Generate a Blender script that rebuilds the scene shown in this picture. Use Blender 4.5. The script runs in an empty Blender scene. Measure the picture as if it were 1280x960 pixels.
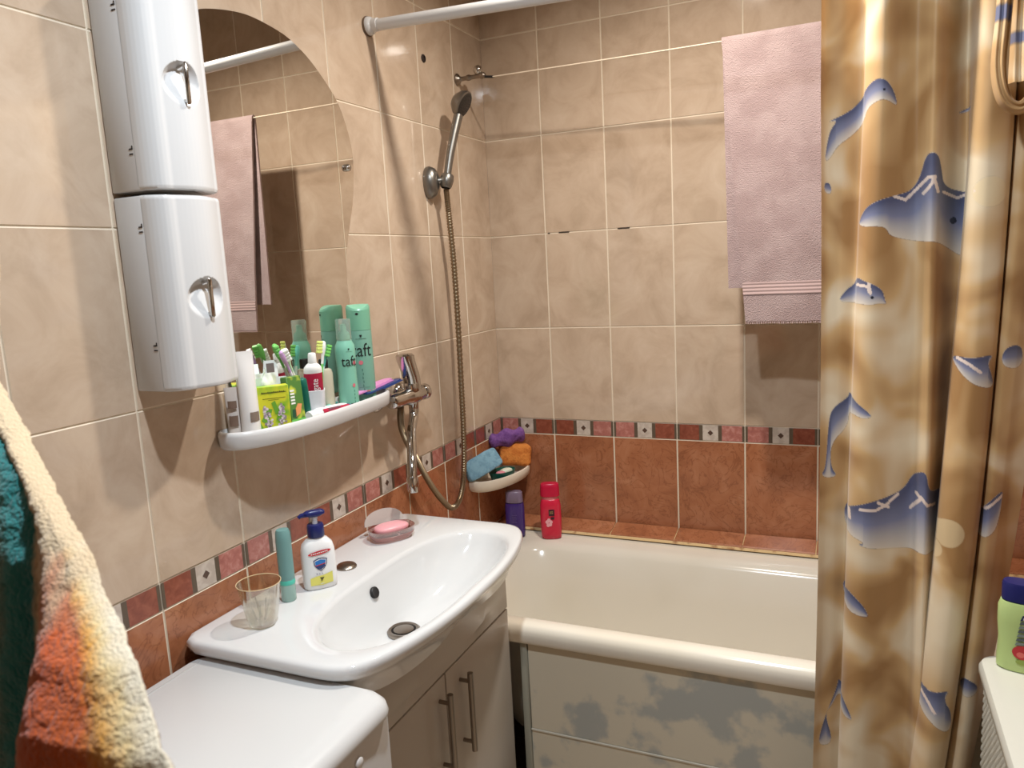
import bpy, bmesh, math, random
import numpy as np
from mathutils import Vector, Matrix
from mathutils import noise as mnoise
PI = math.pi
random.seed(7)
scene = bpy.context.scene
COL = scene.collection

# ------------------------------------------------------------------ materials
def lin(c):
    return tuple((x/12.92 if x <= 0.04045 else ((x+0.055)/1.055)**2.4) for x in c)
def rgb(r, g, b):
    return lin((r/255, g/255, b/255))
def M(name, col, rough=0.5, metal=0.0, var=None, bump=None, spec=0.5, trans=0.0, ior=1.45, coat=0.0, sheen=0.0, sss=0.0):
    """var=(scale, second colour, detail, lo, hi); bump=(scale, strength, distance)"""
    m = bpy.data.materials.new(name); m.use_nodes = True
    nt = m.node_tree; b = nt.nodes['Principled BSDF']
    b.inputs['Base Color'].default_value = (*col, 1)
    b.inputs['Roughness'].default_value = rough
    b.inputs['Metallic'].default_value = metal
    b.inputs['Specular IOR Level'].default_value = spec
    b.inputs['Transmission Weight'].default_value = trans
    b.inputs['IOR'].default_value = ior
    b.inputs['Coat Weight'].default_value = coat
    b.inputs['Sheen Weight'].default_value = sheen
    b.inputs['Subsurface Weight'].default_value = sss
    tc = nt.nodes.new('ShaderNodeTexCoord')
    if var:
        n = nt.nodes.new('ShaderNodeTexNoise'); n.inputs['Scale'].default_value = var[0]; n.inputs['Detail'].default_value = var[2]
        nt.links.new(tc.outputs['Object'], n.inputs['Vector'])
        mr = nt.nodes.new('ShaderNodeMapRange'); mr.inputs[1].default_value = var[3]; mr.inputs[2].default_value = var[4]
        mr.interpolation_type = 'SMOOTHSTEP'
        nt.links.new(n.outputs['Fac'], mr.inputs[0])
        mx = nt.nodes.new('ShaderNodeMix'); mx.data_type = 'RGBA'
        mx.inputs[6].default_value = (*col, 1); mx.inputs[7].default_value = (*var[1], 1)
        nt.links.new(mr.outputs[0], mx.inputs[0]); nt.links.new(mx.outputs[2], b.inputs['Base Color'])
    if bump:
        n = nt.nodes.new('ShaderNodeTexNoise'); n.inputs['Scale'].default_value = bump[0]; n.inputs['Detail'].default_value = 2
        nt.links.new(tc.outputs['Object'], n.inputs['Vector'])
        bp = nt.nodes.new('ShaderNodeBump'); bp.inputs['Strength'].default_value = bump[1]; bp.inputs['Distance'].default_value = bump[2]
        nt.links.new(n.outputs['Fac'], bp.inputs['Height']); nt.links.new(bp.outputs[0], b.inputs['Normal'])
    return m
def tile_mat(name, c1, c2, c3, rough, scale, vein=None):
    """glazed tile: mottling that differs from tile to tile through the face attribute 'tid'"""
    m = bpy.data.materials.new(name); m.use_nodes = True
    nt = m.node_tree; L = nt.links; N = nt.nodes; b = N['Principled BSDF']
    b.inputs['Roughness'].default_value = rough
    tc = N.new('ShaderNodeTexCoord'); at = N.new('ShaderNodeAttribute'); at.attribute_name = 'tid'
    mul = N.new('ShaderNodeVectorMath'); mul.operation = 'SCALE'; mul.inputs[0].default_value = (13.1, 7.7, 19.3)
    L.new(at.outputs['Fac'], mul.inputs['Scale'])
    add = N.new('ShaderNodeVectorMath'); add.operation = 'ADD'
    L.new(tc.outputs['Object'], add.inputs[0]); L.new(mul.outputs[0], add.inputs[1])
    n = N.new('ShaderNodeTexNoise'); n.inputs['Scale'].default_value = scale; n.inputs['Detail'].default_value = 7; n.inputs['Roughness'].default_value = 0.62
    n.inputs['Distortion'].default_value = 0.6
    L.new(add.outputs[0], n.inputs['Vector'])
    r = N.new('ShaderNodeValToRGB'); e = r.color_ramp.elements
    e[0].position = 0.3; e[0].color = (*c1, 1); e[1].position = 0.72; e[1].color = (*c3, 1)
    k = e.new(0.5); k.color = (*c2, 1)
    L.new(n.outputs['Fac'], r.inputs[0])
    out = r.outputs[0]
    if vein:
        v = N.new('ShaderNodeTexNoise'); v.inputs['Scale'].default_value = scale*1.3; v.inputs['Detail'].default_value = 9; v.inputs['Distortion'].default_value = 2.2
        L.new(add.outputs[0], v.inputs['Vector'])
        vr = N.new('ShaderNodeValToRGB'); q = vr.color_ramp.elements
        q[0].position = 0.47; q[0].color = (0, 0, 0, 1); q[1].position = 0.53; q[1].color = (0, 0, 0, 1)
        kk = q.new(0.5); kk.color = (0.45, 0.45, 0.45, 1)
        L.new(v.outputs['Fac'], vr.inputs[0])
        mx = N.new('ShaderNodeMix'); mx.data_type = 'RGBA'; mx.inputs[7].default_value = (*vein, 1)
        L.new(vr.outputs[0], mx.inputs[0]); L.new(out, mx.inputs[6]); out = mx.outputs[2]
    # small lightness difference from tile to tile
    hs = N.new('ShaderNodeHueSaturation'); mr = N.new('ShaderNodeMapRange'); mr.inputs[3].default_value = 0.95; mr.inputs[4].default_value = 1.05
    L.new(at.outputs['Fac'], mr.inputs[0]); L.new(mr.outputs[0], hs.inputs['Value']); L.new(out, hs.inputs['Color'])
    L.new(hs.outputs[0], b.inputs['Base Color'])
    bp = N.new('ShaderNodeBump'); bp.inputs['Strength'].default_value = 0.12; bp.inputs['Distance'].default_value = 0.001
    n2 = N.new('ShaderNodeTexNoise'); n2.inputs['Scale'].default_value = 22; L.new(add.outputs[0], n2.inputs['Vector'])
    L.new(n2.outputs['Fac'], bp.inputs['Height']); L.new(bp.outputs[0], b.inputs['Normal'])
    return m
def clear(name, tint, gloss=0.12):
    """thin see-through plastic or glass wall"""
    m = bpy.data.materials.new(name); m.use_nodes = True
    nt = m.node_tree; N = nt.nodes; L = nt.links; N.remove(N['Principled BSDF'])
    t = N.new('ShaderNodeBsdfTransparent'); t.inputs[0].default_value = (*tint, 1)
    g = N.new('ShaderNodeBsdfGlossy'); g.inputs['Roughness'].default_value = 0.05; g.inputs['Color'].default_value = (1, 1, 1, 1)
    lw = N.new('ShaderNodeLayerWeight'); lw.inputs[0].default_value = 0.35
    mr = N.new('ShaderNodeMapRange'); mr.inputs[3].default_value = gloss*0.5; mr.inputs[4].default_value = gloss*4
    L.new(lw.outputs['Facing'], mr.inputs[0])
    mx = N.new('ShaderNodeMixShader'); L.new(mr.outputs[0], mx.inputs[0]); L.new(t.outputs[0], mx.inputs[1]); L.new(g.outputs[0], mx.inputs[2])
    L.new(mx.outputs[0], N['Material Output'].inputs[0])
    return m
def attr_mat(name, attr, rough, bump=None, base=None, sheen=0.0):
    """colour from a woven/printed colour attribute; base=(c1,c2,c3) mottled ground shown where the print's alpha is 0"""
    m = bpy.data.materials.new(name); m.use_nodes = True
    nt = m.node_tree; N = nt.nodes; L = nt.links; b = N['Principled BSDF']
    b.inputs['Roughness'].default_value = rough; b.inputs['Sheen Weight'].default_value = sheen; b.inputs['Specular IOR Level'].default_value = 0.3
    a = N.new('ShaderNodeAttribute'); a.attribute_name = attr
    tc = N.new('ShaderNodeTexCoord'); out = a.outputs['Color']
    if base:
        mp = N.new('ShaderNodeMapping'); mp.inputs['Scale'].default_value = (1.0, 0.0, 0.8)
        L.new(tc.outputs['Object'], mp.inputs[0])
        n = N.new('ShaderNodeTexNoise'); n.inputs['Scale'].default_value = 8; n.inputs['Detail'].default_value = 2; n.inputs['Distortion'].default_value = 0.7; n.inputs['Roughness'].default_value = 0.4
        L.new(mp.outputs[0], n.inputs['Vector'])
        r = N.new('ShaderNodeValToRGB'); e = r.color_ramp.elements
        e[0].position = 0.36; e[0].color = (*base[0], 1); e[1].position = 0.62; e[1].color = (*base[2], 1)
        k = e.new(0.49); k.color = (*base[1], 1)
        L.new(n.outputs['Fac'], r.inputs[0])
        mx = N.new('ShaderNodeMix'); mx.data_type = 'RGBA'
        L.new(a.outputs['Alpha'], mx.inputs[0]); L.new(r.outputs[0], mx.inputs[6]); L.new(a.outputs['Color'], mx.inputs[7])
        out = mx.outputs[2]
    L.new(out, b.inputs['Base Color'])
    if bump:
        n = N.new('ShaderNodeTexNoise'); n.inputs['Scale'].default_value = bump[0]; n.inputs['Detail'].default_value = 2
        L.new(tc.outputs['Object'], n.inputs['Vector'])
        bp = N.new('ShaderNodeBump'); bp.inputs['Strength'].default_value = bump[1]; bp.inputs['Distance'].default_value = bump[2]
        L.new(n.outputs['Fac'], bp.inputs['Height']); L.new(bp.outputs[0], b.inputs['Normal'])
    return m

BEIGE = tile_mat('beige_tile', rgb(174,152,130), rgb(189,167,145), rgb(200,180,159), 0.08, 9)
TERRA = tile_mat('terracotta_tile', rgb(140,86,58), rgb(160,102,70), rgb(176,120,88), 0.18, 11, rgb(104,58,36))
GROUT = M('grout', rgb(216,202,182), 0.85)
BPINK = tile_mat('border_pink', rgb(150,92,84), rgb(170,108,98), rgb(196,144,134), 0.25, 60)
BRED = tile_mat('border_red', rgb(118,60,44), rgb(134,72,54), rgb(150,88,68), 0.25, 60)
BDARK = M('border_dark', rgb(92,78,64), 0.3)
BWHITE = M('border_stone', rgb(196,184,172), 0.3, var=(60, rgb(180,166,154), 4, .4, .6))
BBROWN = M('border_diamond', rgb(86,66,56), 0.25)
MORTAR = M('mortar_gap', rgb(60,48,40), 0.9)
PLASTER = M('ceiling_panel', rgb(186,176,164), 0.8, bump=(40, .05, .002))
FLOOR = tile_mat('floor_tile', rgb(168,150,128), rgb(180,162,140), rgb(190,172,150), 0.3, 7)
CERAMIC = M('white_ceramic', rgb(212,213,213), 0.08, coat=0.3)
WPLAST = M('white_plastic', rgb(208,207,206), 0.22)
WPLAST2 = M('warm_white_plastic', rgb(210,208,196), 0.3)
ENAMEL = M('bath_enamel', rgb(236,229,214), 0.16, var=(3, rgb(230,222,205), 2, .4, .65))
CHROME = M('chrome', rgb(200,197,193), 0.1, 1.0)
STEEL = M('brushed_steel', rgb(150,140,130), 0.3, 1.0)
GREYCHROME = M('grey_satin_chrome', rgb(134,130,124), 0.34, 0.9)
DARK = M('dark_rubber', rgb(30,28,28), 0.5)
GAP = M('dark_gap', rgb(34,28,26), 0.9)
LAMIN = M('white_laminate', rgb(186,179,170), 0.25)
WASHW = M('washer_enamel', rgb(204,204,203), 0.28)
MIRROR = M('mirror_glass', (0.82, 0.80, 0.76), 0.01, 1.0)
MEDGE = M('mirror_edge', rgb(92,96,84), 0.2)

# ------------------------------------------------------------------ mesh helpers
WL = {}
class MB:
    """collects shapes and links them as ONE mesh object"""
    def __init__(s): s.v = []; s.f = []; s.m = []; s.t = []
    def add(s, v, f, mi=0, X=None, tid=0.0):
        o = len(s.v)
        s.v += [tuple(X @ Vector(p)) if X is not None else tuple(p) for p in v]
        for q in f: s.f.append(tuple(i+o for i in q)); s.m.append(mi); s.t.append(tid)
        return s
    def box(s, x0, x1, y0, y1, z0, z1, bev=0.0, seg=2, mi=0, X=None):
        bm = bmesh.new(); bmesh.ops.create_cube(bm, size=1)
        for v in bm.verts:
            v.co = ((x0+x1)/2+v.co.x*(x1-x0), (y0+y1)/2+v.co.y*(y1-y0), (z0+z1)/2+v.co.z*(z1-z0))
        if bev > 0: bmesh.ops.bevel(bm, geom=bm.edges[:], offset=bev, segments=seg, profile=0.5, affect='EDGES')
        bm.verts.index_update()
        s.add([v.co[:] for v in bm.verts], [[v.index for v in f.verts] for f in bm.faces], mi, X); bm.free(); return s
    def loft(s, rings, closed=True, cap0=False, cap1=False, mi=0, X=None):
        n = len(rings[0]); v = [p for r in rings for p in r]; f = []
        for i in range(len(rings)-1):
            for j in range(n if closed else n-1):
                k = (j+1) % n
                f.append((i*n+j, i*n+k, (i+1)*n+k, (i+1)*n+j))
        if cap0: f.append(tuple(range(n-1, -1, -1)))
        if cap1: f.append(tuple((len(rings)-1)*n+j for j in range(n)))
        return s.add(v, f, mi, X)
    def lathe(s, prof, n=32, c=(0, 0, 0), sx=1, sy=1, mi=0, X=None, cap0=True, cap1=True):
        rings = [[(c[0]+r*sx*math.cos(2*PI*j/n), c[1]+r*sy*math.sin(2*PI*j/n), c[2]+z) for j in range(n)] for r, z in prof]
        return s.loft(rings, True, cap0, cap1, mi, X)
    def tube(s, pts, rad, n=12, mi=0, cap=True, flat=1.0):
        P = [Vector(p) for p in pts]; rings = []; up = Vector((0.13, 0.21, 0.97)).normalized(); prev = None
        for i, p in enumerate(P):
            t = (P[min(i+1, len(P)-1)]-P[max(i-1, 0)]).normalized()
            a = (up if prev is None else prev); a = (a-t*a.dot(t))
            if a.length < 1e-5: a = Vector((1, 0, 0))-t*t.x
            a.normalize(); prev = a; b = t.cross(a)
            r = rad[i] if isinstance(rad, (list, tuple)) else rad
            rings.append([tuple(p+a*(r*math.cos(2*PI*j/n))+b*(r*flat*math.sin(2*PI*j/n))) for j in range(n)])
        return s.loft(rings, True, cap, cap, mi)
    def sphere(s, c, r, n=20, mi=0, sq=(1, 1, 1), X=None):
        pr = [(r*math.sin(PI*i/10), -r*math.cos(PI*i/10)*sq[2]) for i in range(0, 11)]
        pr[0] = (1e-5, pr[0][1]); pr[-1] = (1e-5, pr[-1][1])
        return s.lathe(pr, n, c, sq[0], sq[1], mi, X)
    def sheet(s, P, nu, nv, th, mi=0):
        """slab of thickness th following the surface P(u,v)"""
        g = [[Vector(P(i/nu, j/nv)) for i in range(nu+1)] for j in range(nv+1)]
        A = []; B = []
        for j in range(nv+1):
            for i in range(nu+1):
                du = g[j][min(i+1, nu)]-g[j][max(i-1, 0)]; dv = g[min(j+1, nv)][i]-g[max(j-1, 0)][i]
                nn = du.cross(dv); nn = nn.normalized() if nn.length > 1e-12 else Vector((0, 0, 1))
                A.append(g[j][i]+nn*th/2); B.append(g[j][i]-nn*th/2)
        W = nu+1; o = len(A); f = []
        for j in range(nv):
            for i in range(nu):
                a = j*W+i; f.append((a, a+1, a+W+1, a+W)); f.append((o+a, o+a+W, o+a+W+1, o+a+1))
        for j in range(nv):
            a = j*W; f.append((a, a+W, o+a+W, o+a)); a = j*W+nu; f.append((a, o+a, o+a+W, a+W))
        for i in range(nu):
            a = i; f.append((a, o+a, o+a+1, a+1)); a = nv*W+i; f.append((a, a+1, o+a+1, o+a))
        return s.add([tuple(p) for p in A+B], f, mi)
    def build(s, name, mats, parent=None, origin=None, smooth=40, tid=False):
        mats = mats if isinstance(mats, (list, tuple)) else [mats]
        o0 = Vector(origin) if origin is not None else (WL[parent.name].copy() if parent else Vector((0, 0, 0)))
        me = bpy.data.meshes.new(name)
        me.from_pydata([tuple(Vector(p)-o0) for p in s.v], [], s.f)
        for m in mats: me.materials.append(m)
        me.polygons.foreach_set('material_index', s.m)
        if tid:
            a = me.attributes.new('tid', 'FLOAT', 'FACE'); a.data.foreach_set('value', s.t)
        bm = bmesh.new(); bm.from_mesh(me); bmesh.ops.recalc_face_normals(bm, faces=bm.faces[:]); bm.to_mesh(me); bm.free()
        if smooth:
            me.polygons.foreach_set('use_smooth', [True]*len(me.polygons))
            try: me.set_sharp_from_angle(angle=math.radians(smooth))
            except Exception: pass
        me.update()
        ob = bpy.data.objects.new(name, me); COL.objects.link(ob)
        if parent:
            ob.parent = parent; ob.location = o0-WL[parent.name]
        else: ob.location = o0
        WL[ob.name] = o0
        return ob
def tag(o, label, cat, group=None, kind=None):
    o['label'] = label; o['category'] = cat
    if group: o['group'] = group
    if kind: o['kind'] = kind
    return o
def thing(name, label, cat, loc, group=None):
    e = bpy.data.objects.new(name, None); COL.objects.link(e); e.location = loc; e.empty_display_size = 0.05
    WL[e.name] = Vector(loc)
    return tag(e, label, cat, group)
def struct(o): o['kind'] = 'structure'; return o
def plabel(o, t): o['label'] = t; return o
def catmull(P, n=8):
    P = [Vector(p) for p in P]; out = []
    for i in range(len(P)-1):
        a, b, c, d = P[max(i-1, 0)], P[i], P[i+1], P[min(i+2, len(P)-1)]
        for k in range(n):
            t = k/n
            out.append(0.5*((2*b)+(c-a)*t+(2*a-5*b+4*c-d)*t*t+(3*b-a-3*c+d)*t**3))
    out.append(P[-1]); return out
def rrect(x0, x1, y0, y1, r, z, n=6):
    pts = []
    for cx, cy, a0 in ((x1-r, y1-r, 0), (x0+r, y1-r, PI/2), (x0+r, y0+r, PI), (x1-r, y0+r, 1.5*PI)):
        for k in range(n+1):
            a = a0+k*PI/2/n; pts.append((cx+r*math.cos(a), cy+r*math.sin(a), z))
    return pts
_fc = {}
def text_geo(txt, size):
    """flat filled letters: list of 2-D points and faces, centred"""
    cu = bpy.data.curves.new('letters', 'FONT'); cu.body = txt; cu.size = size; cu.align_x = 'CENTER'; cu.align_y = 'CENTER'; cu.resolution_u = 3
    ob = bpy.data.objects.new('letters', cu); me = ob.to_mesh()
    v = [(p.co.x, p.co.y) for p in me.vertices]; f = [tuple(q.vertices) for q in me.polygons]
    ob.to_mesh_clear(); bpy.data.objects.remove(ob); bpy.data.curves.remove(cu)
    return v, f
def flat_print(b, shapes, fn, mi=0):
    v, f = shapes; return b.add([fn(x, y) for x, y in v], f, mi)
def disc2(cx, cy, rx, ry, n=20): return [(cx+rx*math.cos(2*PI*k/n), cy+ry*math.sin(2*PI*k/n)) for k in range(n)], [tuple(range(n))]
def poly2(p): return p, [tuple(range(len(p)))]
def strip2(x0, x1, y0, y1, n=8):
    v = []; f = []
    for k in range(n+1):
        x = x0+(x1-x0)*k/n; v += [(x, y0), (x, y1)]
    for k in range(n): f.append((2*k, 2*k+2, 2*k+3, 2*k+1))
    return v, f
def on_cyl(c, r, ang, sx=1.0, sy=1.0, eps=0.0006):
    """maps print (x along the wrap, y up) onto an upright (elliptic) can about c; ang = facing direction"""
    def fn(x, y):
        rr = r(y) if callable(r) else r
        a = ang+x/max(rr, 1e-4)
        return (c[0]+(rr+eps)*sx*math.cos(a), c[1]+(rr+eps)*sy*math.sin(a), c[2]+y)
    return fn

# ------------------------------------------------------------------ room shell
XR, YF, ZC = 1.70, -2.75, 2.475
ROWS = [0.03, 0.335, 0.64, 0.9303, 0.9799, 1.2793, 1.5754, 1.874, 2.18, 2.470]
def tiled_wall(name, cols, to_world, axis_len, cuts=()):
    """cols: tile boundaries along the wall; to_world(s, z, d): point at depth d in front of the wall"""
    b = MB(); g = 0.0013; bev = 0.0011; dep = 0.0018
    s0, s1 = cols[0], cols[-1]
    def quad(a, c, z0, z1, d, mi, tid=0.0):
        b.add([to_world(a, z0, d), to_world(c, z0, d), to_world(c, z1, d), to_world(a, z1, d)], [(0, 1, 2, 3)], mi, None, tid)
    # slab and grout plane
    v = [to_world(s, z, d) for d in (-0.1, 0.0) for z in (0, ZC) for s in (s0, s1)]
    b.add(v, [(4, 5, 7, 6), (0, 1, 3, 2), (0, 1, 5, 4), (2, 3, 7, 6), (0, 2, 6, 4), (1, 3, 7, 5)], 0)
    def tile(a, c, z0, z1, mi):
        t = random.random()
        o = [(a+g, z0+g), (c-g, z0+g), (c-g, z1-g), (a+g, z1-g)]
        i = [(a+g+bev, z0+g+bev), (c-g-bev, z0+g+bev), (c-g-bev, z1-g-bev), (a+g+bev, z1-g-bev)]
        tilt = [random.uniform(0, 0.0005) for _ in range(4)]
        v = [to_world(s, z, 0) for s, z in o]+[to_world(s, z, dep+tl) for (s, z), tl in zip(i, tilt)]
        b.add(v, [(4, 5, 6, 7)], mi, None, t)
        b.add(v, [(0, 1, 5, 4), (1, 2, 6, 5), (2, 3, 7, 6), (3, 0, 4, 7)], 0)
    for ci in range(len(cols)-1):
        a, c = cols[ci], cols[ci+1]; w = c-a
        for ri in range(len(ROWS)-1):
            z0, z1 = ROWS[ri], ROWS[ri+1]
            if ri == 3:                      # listello border
                odd = ci % 2
                seg = [(0, .035, 3), (.035, .33, 1+odd), (.33, .385, 3), (.385, .615, 4), (.615, .67, 3), (.67, .965, 2-odd), (.965, 1, 3)]
                t = random.random()
                for p, q, k in seg:
                    quad(a+g+p*(w-2*g), a+g+q*(w-2*g), z0+g, z1-g, dep, (0, 5, 6, 3, 4)[k], t)
                m = (a+c)/2; zm = (z0+z1)/2; r = 0.0085
                b.add([to_world(m-r, zm, dep+.0004), to_world(m, zm-r, dep+.0004), to_world(m+r, zm, dep+.0004), to_world(m, zm+r, dep+.0004)], [(0, 1, 2, 3)], 7)
            else:
                mi = 2 if z1 < 0.95 else 1
                zz = [z0]+[k for s_, k in cuts if a >= s_-1e-3 and z0 < k < z1]+[z1]
                for u in range(len(zz)-1): tile(a, c, zz[u], zz[u+1], mi)
    mats = [GROUT, BEIGE, TERRA, BDARK, BWHITE, BPINK, BRED, BBROWN]
    return b, mats
def cols_from(first, last, step=0.2008):
    c = [0.0, first]
    while c[-1]+step < last-0.02: c.append(c[-1]+step)
    c.append(last); return c
# back wall (y = 0) and left wall (x = 0)
bw, wm = tiled_wall('wall_back', cols_from(0.1918, XR, 0.2), lambda s, z, d: (s, -d, z), XR)
for (xa, xb) in ((0.236, 0.27), (0.425, 0.462), (0.2, 0.206)):   # open joints under the third row
    bw.box(xa, xb, -0.0034, 0.0, 1.5742, 1.5764, mi=8)
struct(bw.build('wall_back', wm+[MORTAR], smooth=0, tid=True))
lw_, wm = tiled_wall('wall_left', cols_from(0.2008, -YF), lambda s, z, d: (d, -s, z), -YF)
struct(lw_.build('wall_left', wm, smooth=0, tid=True))
rw_, wm = tiled_wall('wall_right', cols_from(0.2008, -YF), lambda s, z, d: (XR-d, -s, z), -YF)
struct(rw_.build('wall_right', wm, smooth=0, tid=True))
fwb = MB(); fwb.box(0, XR, YF-.1, YF, 0, ZC); struct(fwb.build('wall_front', M('dark_hall_wall', rgb(110,92,78), .8), smooth=0))
fb = MB(); fb.box(-.1, XR+.1, YF-.1, .1, -.1, 0, mi=1)
for i in range(6):
    for j in range(9):
        x0 = i*.3; y0 = YF+j*.31
        fb.box(max(x0+.002, 0), min(x0+.298, XR), y0+.002, min(y0+.308, 0), 0, .003, .001, 1, 0)
        for k in range(len(fb.t)-26, len(fb.t)): fb.t[k] = (i*7+j*3) % 10/10
struct(fb.build('floor', [FLOOR, GROUT], smooth=0, tid=True))
cb = MB(); cb.box(-.1, XR+.1, YF-.1, .1, ZC, ZC+.1); struct(cb.build('ceiling', PLASTER, smooth=0))
# sloping tile strip that seals the back edge of the bath
sb = MB()
xs = [0.003, .1918, .3918, .5918, .7918, .9918, 1.1918, 1.3918, 1.5918, 1.697]
pr = [(-.0045, .6465), (-.006, .6505), (-.074, .6375), (-.077, .634), (-.076, .626), (-.0045, .626)]
for i in range(len(xs)-1):
    sb.loft([[(x, y, z) for y, z in pr] for x in (xs[i]+.0015, xs[i+1]-.0015)], True, True, True, 0)
    for k in range(len(sb.t)-8, len(sb.t)): sb.t[k] = random.random()
sb.loft([[(x, y, z) for y, z in [(-.0045, .646), (-.074, .6355), (-.083, .626), (-.0045, .622)]] for x in (.004, 1.696)], True, True, True, 1)
struct(sb.build('trim_1', [TERRA, M('yellowed_sealant', rgb(206,176,128), 0.8, var=(30, rgb(150,104,66), 4, .5, .68))], smooth=0, tid=True))

# ------------------------------------------------------------------ bathtub and its apron
tub = thing('bathtub', 'cream enamel bathtub with marbled grey apron along the back tiled wall', 'bathtub', (0.85, -0.38, 0.0))
b = MB(); ZR = 0.622; x0, x1, y0, y1 = 0.006, 1.694, -0.705, -0.02
def tubring(ins, z, r, left=0, right=0, back=0): return rrect(x0+ins+left, x1-ins-right, y0+ins, y1-ins-back, r, z, 10)
rings = [tubring(.03, .572, .02), tubring(.004, .575, .03), tubring(0, .583, .035), tubring(0, .606, .035), tubring(.005, .617, .035), tubring(.013, ZR, .035),
         tubring(.046, ZR-.001, .10, .05, .03, .075), tubring(.056, ZR-.006, .11, .052, .035, .085), tubring(.066, ZR-.022, .12, .055, .04, .092),
         tubring(.078, .50, .13, .065, .1, .10), tubring(.095, .36, .13, .07, .2, .10), tubring(.125, .26, .12, .08, .28, .09), tubring(.18, .215, .1, .09, .32, .07), tubring(.24, .205, .05, .12, .36, .05)]
b.loft(rings, True, False, True)
b.build('tub_body', ENAMEL, tub)
b = MB(); b.lathe([(.001, 0), (.032, 0), (.035, .002), (.03, .004), (.001, .003)], 24, (.38, -.365, .205)); b.build('drain', CHROME, tub)
APRON = M('marbled_panel', rgb(210,201,180), 0.28, var=(8, rgb(172,173,166), 7, .5, .6))
nt = APRON.node_tree
apron = tub
b = MB(); b.box(.362, 1.69, -.69, -.672, .345, .580, .002, 1); plabel(b.build('upper_panel', APRON, apron), 'marbled grey upper apron panel')
b = MB(); b.box(.362, 1.69, -.69, -.672, .04, .341, .002, 1); plabel(b.build('lower_panel', APRON, apron), 'marbled grey lower apron panel')
b = MB(); b.box(.362, 1.69, -.6925, -.674, .3405, .3455, .001, 1); b.build('seam_strip', M('seam_white', rgb(212,206,190), .4), apron)
b = MB(); b.box(.343, .361, -.694, -.672, .03, .580, .003, 2); b.build('edge_strip', M('edge_profile', rgb(150,148,134), .35), apron)

# ------------------------------------------------------------------ washbasin
SC = (0.285, -1.027)
def outl(th):
    """plan outline of the basin: straight back, rounded sides, bowed front"""
    dx, dy = math.cos(th), math.sin(th)
    lo, hi = 0.0, 1.0
    def inside(x, y):
        a = abs(y+1.027)
        if x < 0.004 or a > 0.358: return False
        if x < .034 and a > .328 and (x-.034)**2+(a-.328)**2 > .03*.03: return False
        front = 0.425-0.062*(a/.358)**2.4
        if x > .17 and ((x-.17)/(front-.17))**9+(a/.358)**13 > 1: return False
        return True
    for _ in range(40):
        m = (lo+hi)/2
        if inside(SC[0]+dx*m, SC[1]+dy*m): lo = m
        else: hi = m
    return lo
NB = 144
OUT = [outl(2*PI*k/NB) for k in range(NB)]
def bowl_r(th):
    dx, dy = math.cos(th), math.sin(th)
    ax = 0.108 if dx > 0 else 0.113
    return 1/((abs(dx)/ax)**2.5+(abs(dy)/.292)**2.5)**(1/2.5)
BW = [bowl_r(2*PI*k/NB) for k in range(NB)]
# the front edge of the bowl follows the bow of the rim
for k in range(NB):
    if math.cos(2*PI*k/NB) > 0.0: BW[k] = min(BW[k]*1.06, OUT[k]-.029)
BW = [sum(BW[(k+q) % NB] for q in range(-5, 6))/11 for k in range(NB)]
BW = [min(BW[k], OUT[k]-.027) for k in range(NB)]
def bring(f, z, src, off=0.0, zf=None):
    R = []
    for k in range(NB):
        th = 2*PI*k/NB; r = src[k]*f+off
        R.append((SC[0]-.062*(1-f)**1.3+math.cos(th)*r, SC[1]+math.sin(th)*r, z))
    return R
ZS = 0.868
basin = thing('washbasin', 'white ceramic washbasin with a bowed front, set on the vanity', 'washbasin', (0.2, -1.027, ZS))
b = MB()
R = [bring(1, .790, OUT, -.056), bring(1, .808, OUT, -.045), bring(1, .824, OUT, -.031), bring(1, .835, OUT, -.018), bring(1, .844, OUT, -.005), bring(1, .855, OUT, 0), bring(1, .862, OUT, -.001), bring(1, .8665, OUT, -.005), bring(1, ZS, OUT, -.012),
     bring(1, ZS-.0005, BW, .010), bring(1, ZS-.003, BW, .002), bring(.975, ZS-.010, BW), bring(.94, ZS-.028, BW), bring(.82, ZS-.055, BW), bring(.69, ZS-.083, BW), bring(.56, ZS-.104, BW), bring(.41, ZS-.117, BW), bring(.25, ZS-.1225, BW), bring(.12, ZS-.124, BW)]
b.loft(R, True, False, True)
b.build('basin_body', CERAMIC, basin, smooth=60)
b = MB(); X = Matrix.Translation((.1835, -1.045, .832)) @ Matrix.Rotation(PI/2-.35, 4, 'Y')
b.lathe([(.001, .0015), (.0085, .0015), (.0105, .0025), (.012, .001), (.012, -.004)], 24, X=X, sy=1.0, mi=0, cap1=False)
b.build('overflow_hole', [DARK], basin)
b = MB(); b.lathe([(.025, .001), (.026, .0035), (.031, .0045), (.0345, .002), (.0345, -.004)], 36, (.236, -1.03, ZS-.1195), cap0=False, cap1=False); b.build('drain_ring', STEEL, basin)
b = MB(); b.lathe([(.0005, .0015), (.0255, .0015)], 36, (.236, -1.03, ZS-.1195), cap0=False, cap1=False); dg = b.build('drain_hole', GAP, basin)
b = MB(); b.lathe([(.020, .002), (.021, .0035), (.016, .0045), (.0005, .005)], 32, (.236, -1.03, ZS-.1195)); b.build('drain_plug', STEEL, basin)
b = MB(); b.lathe([(.022, 0), (.022, .003), (.019, .0065), (.012, .009), (.001, .0098)], 28, (.099, -1.022, ZS-.0005)); b.build('tap_hole_cover', STEEL, basin)

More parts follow.
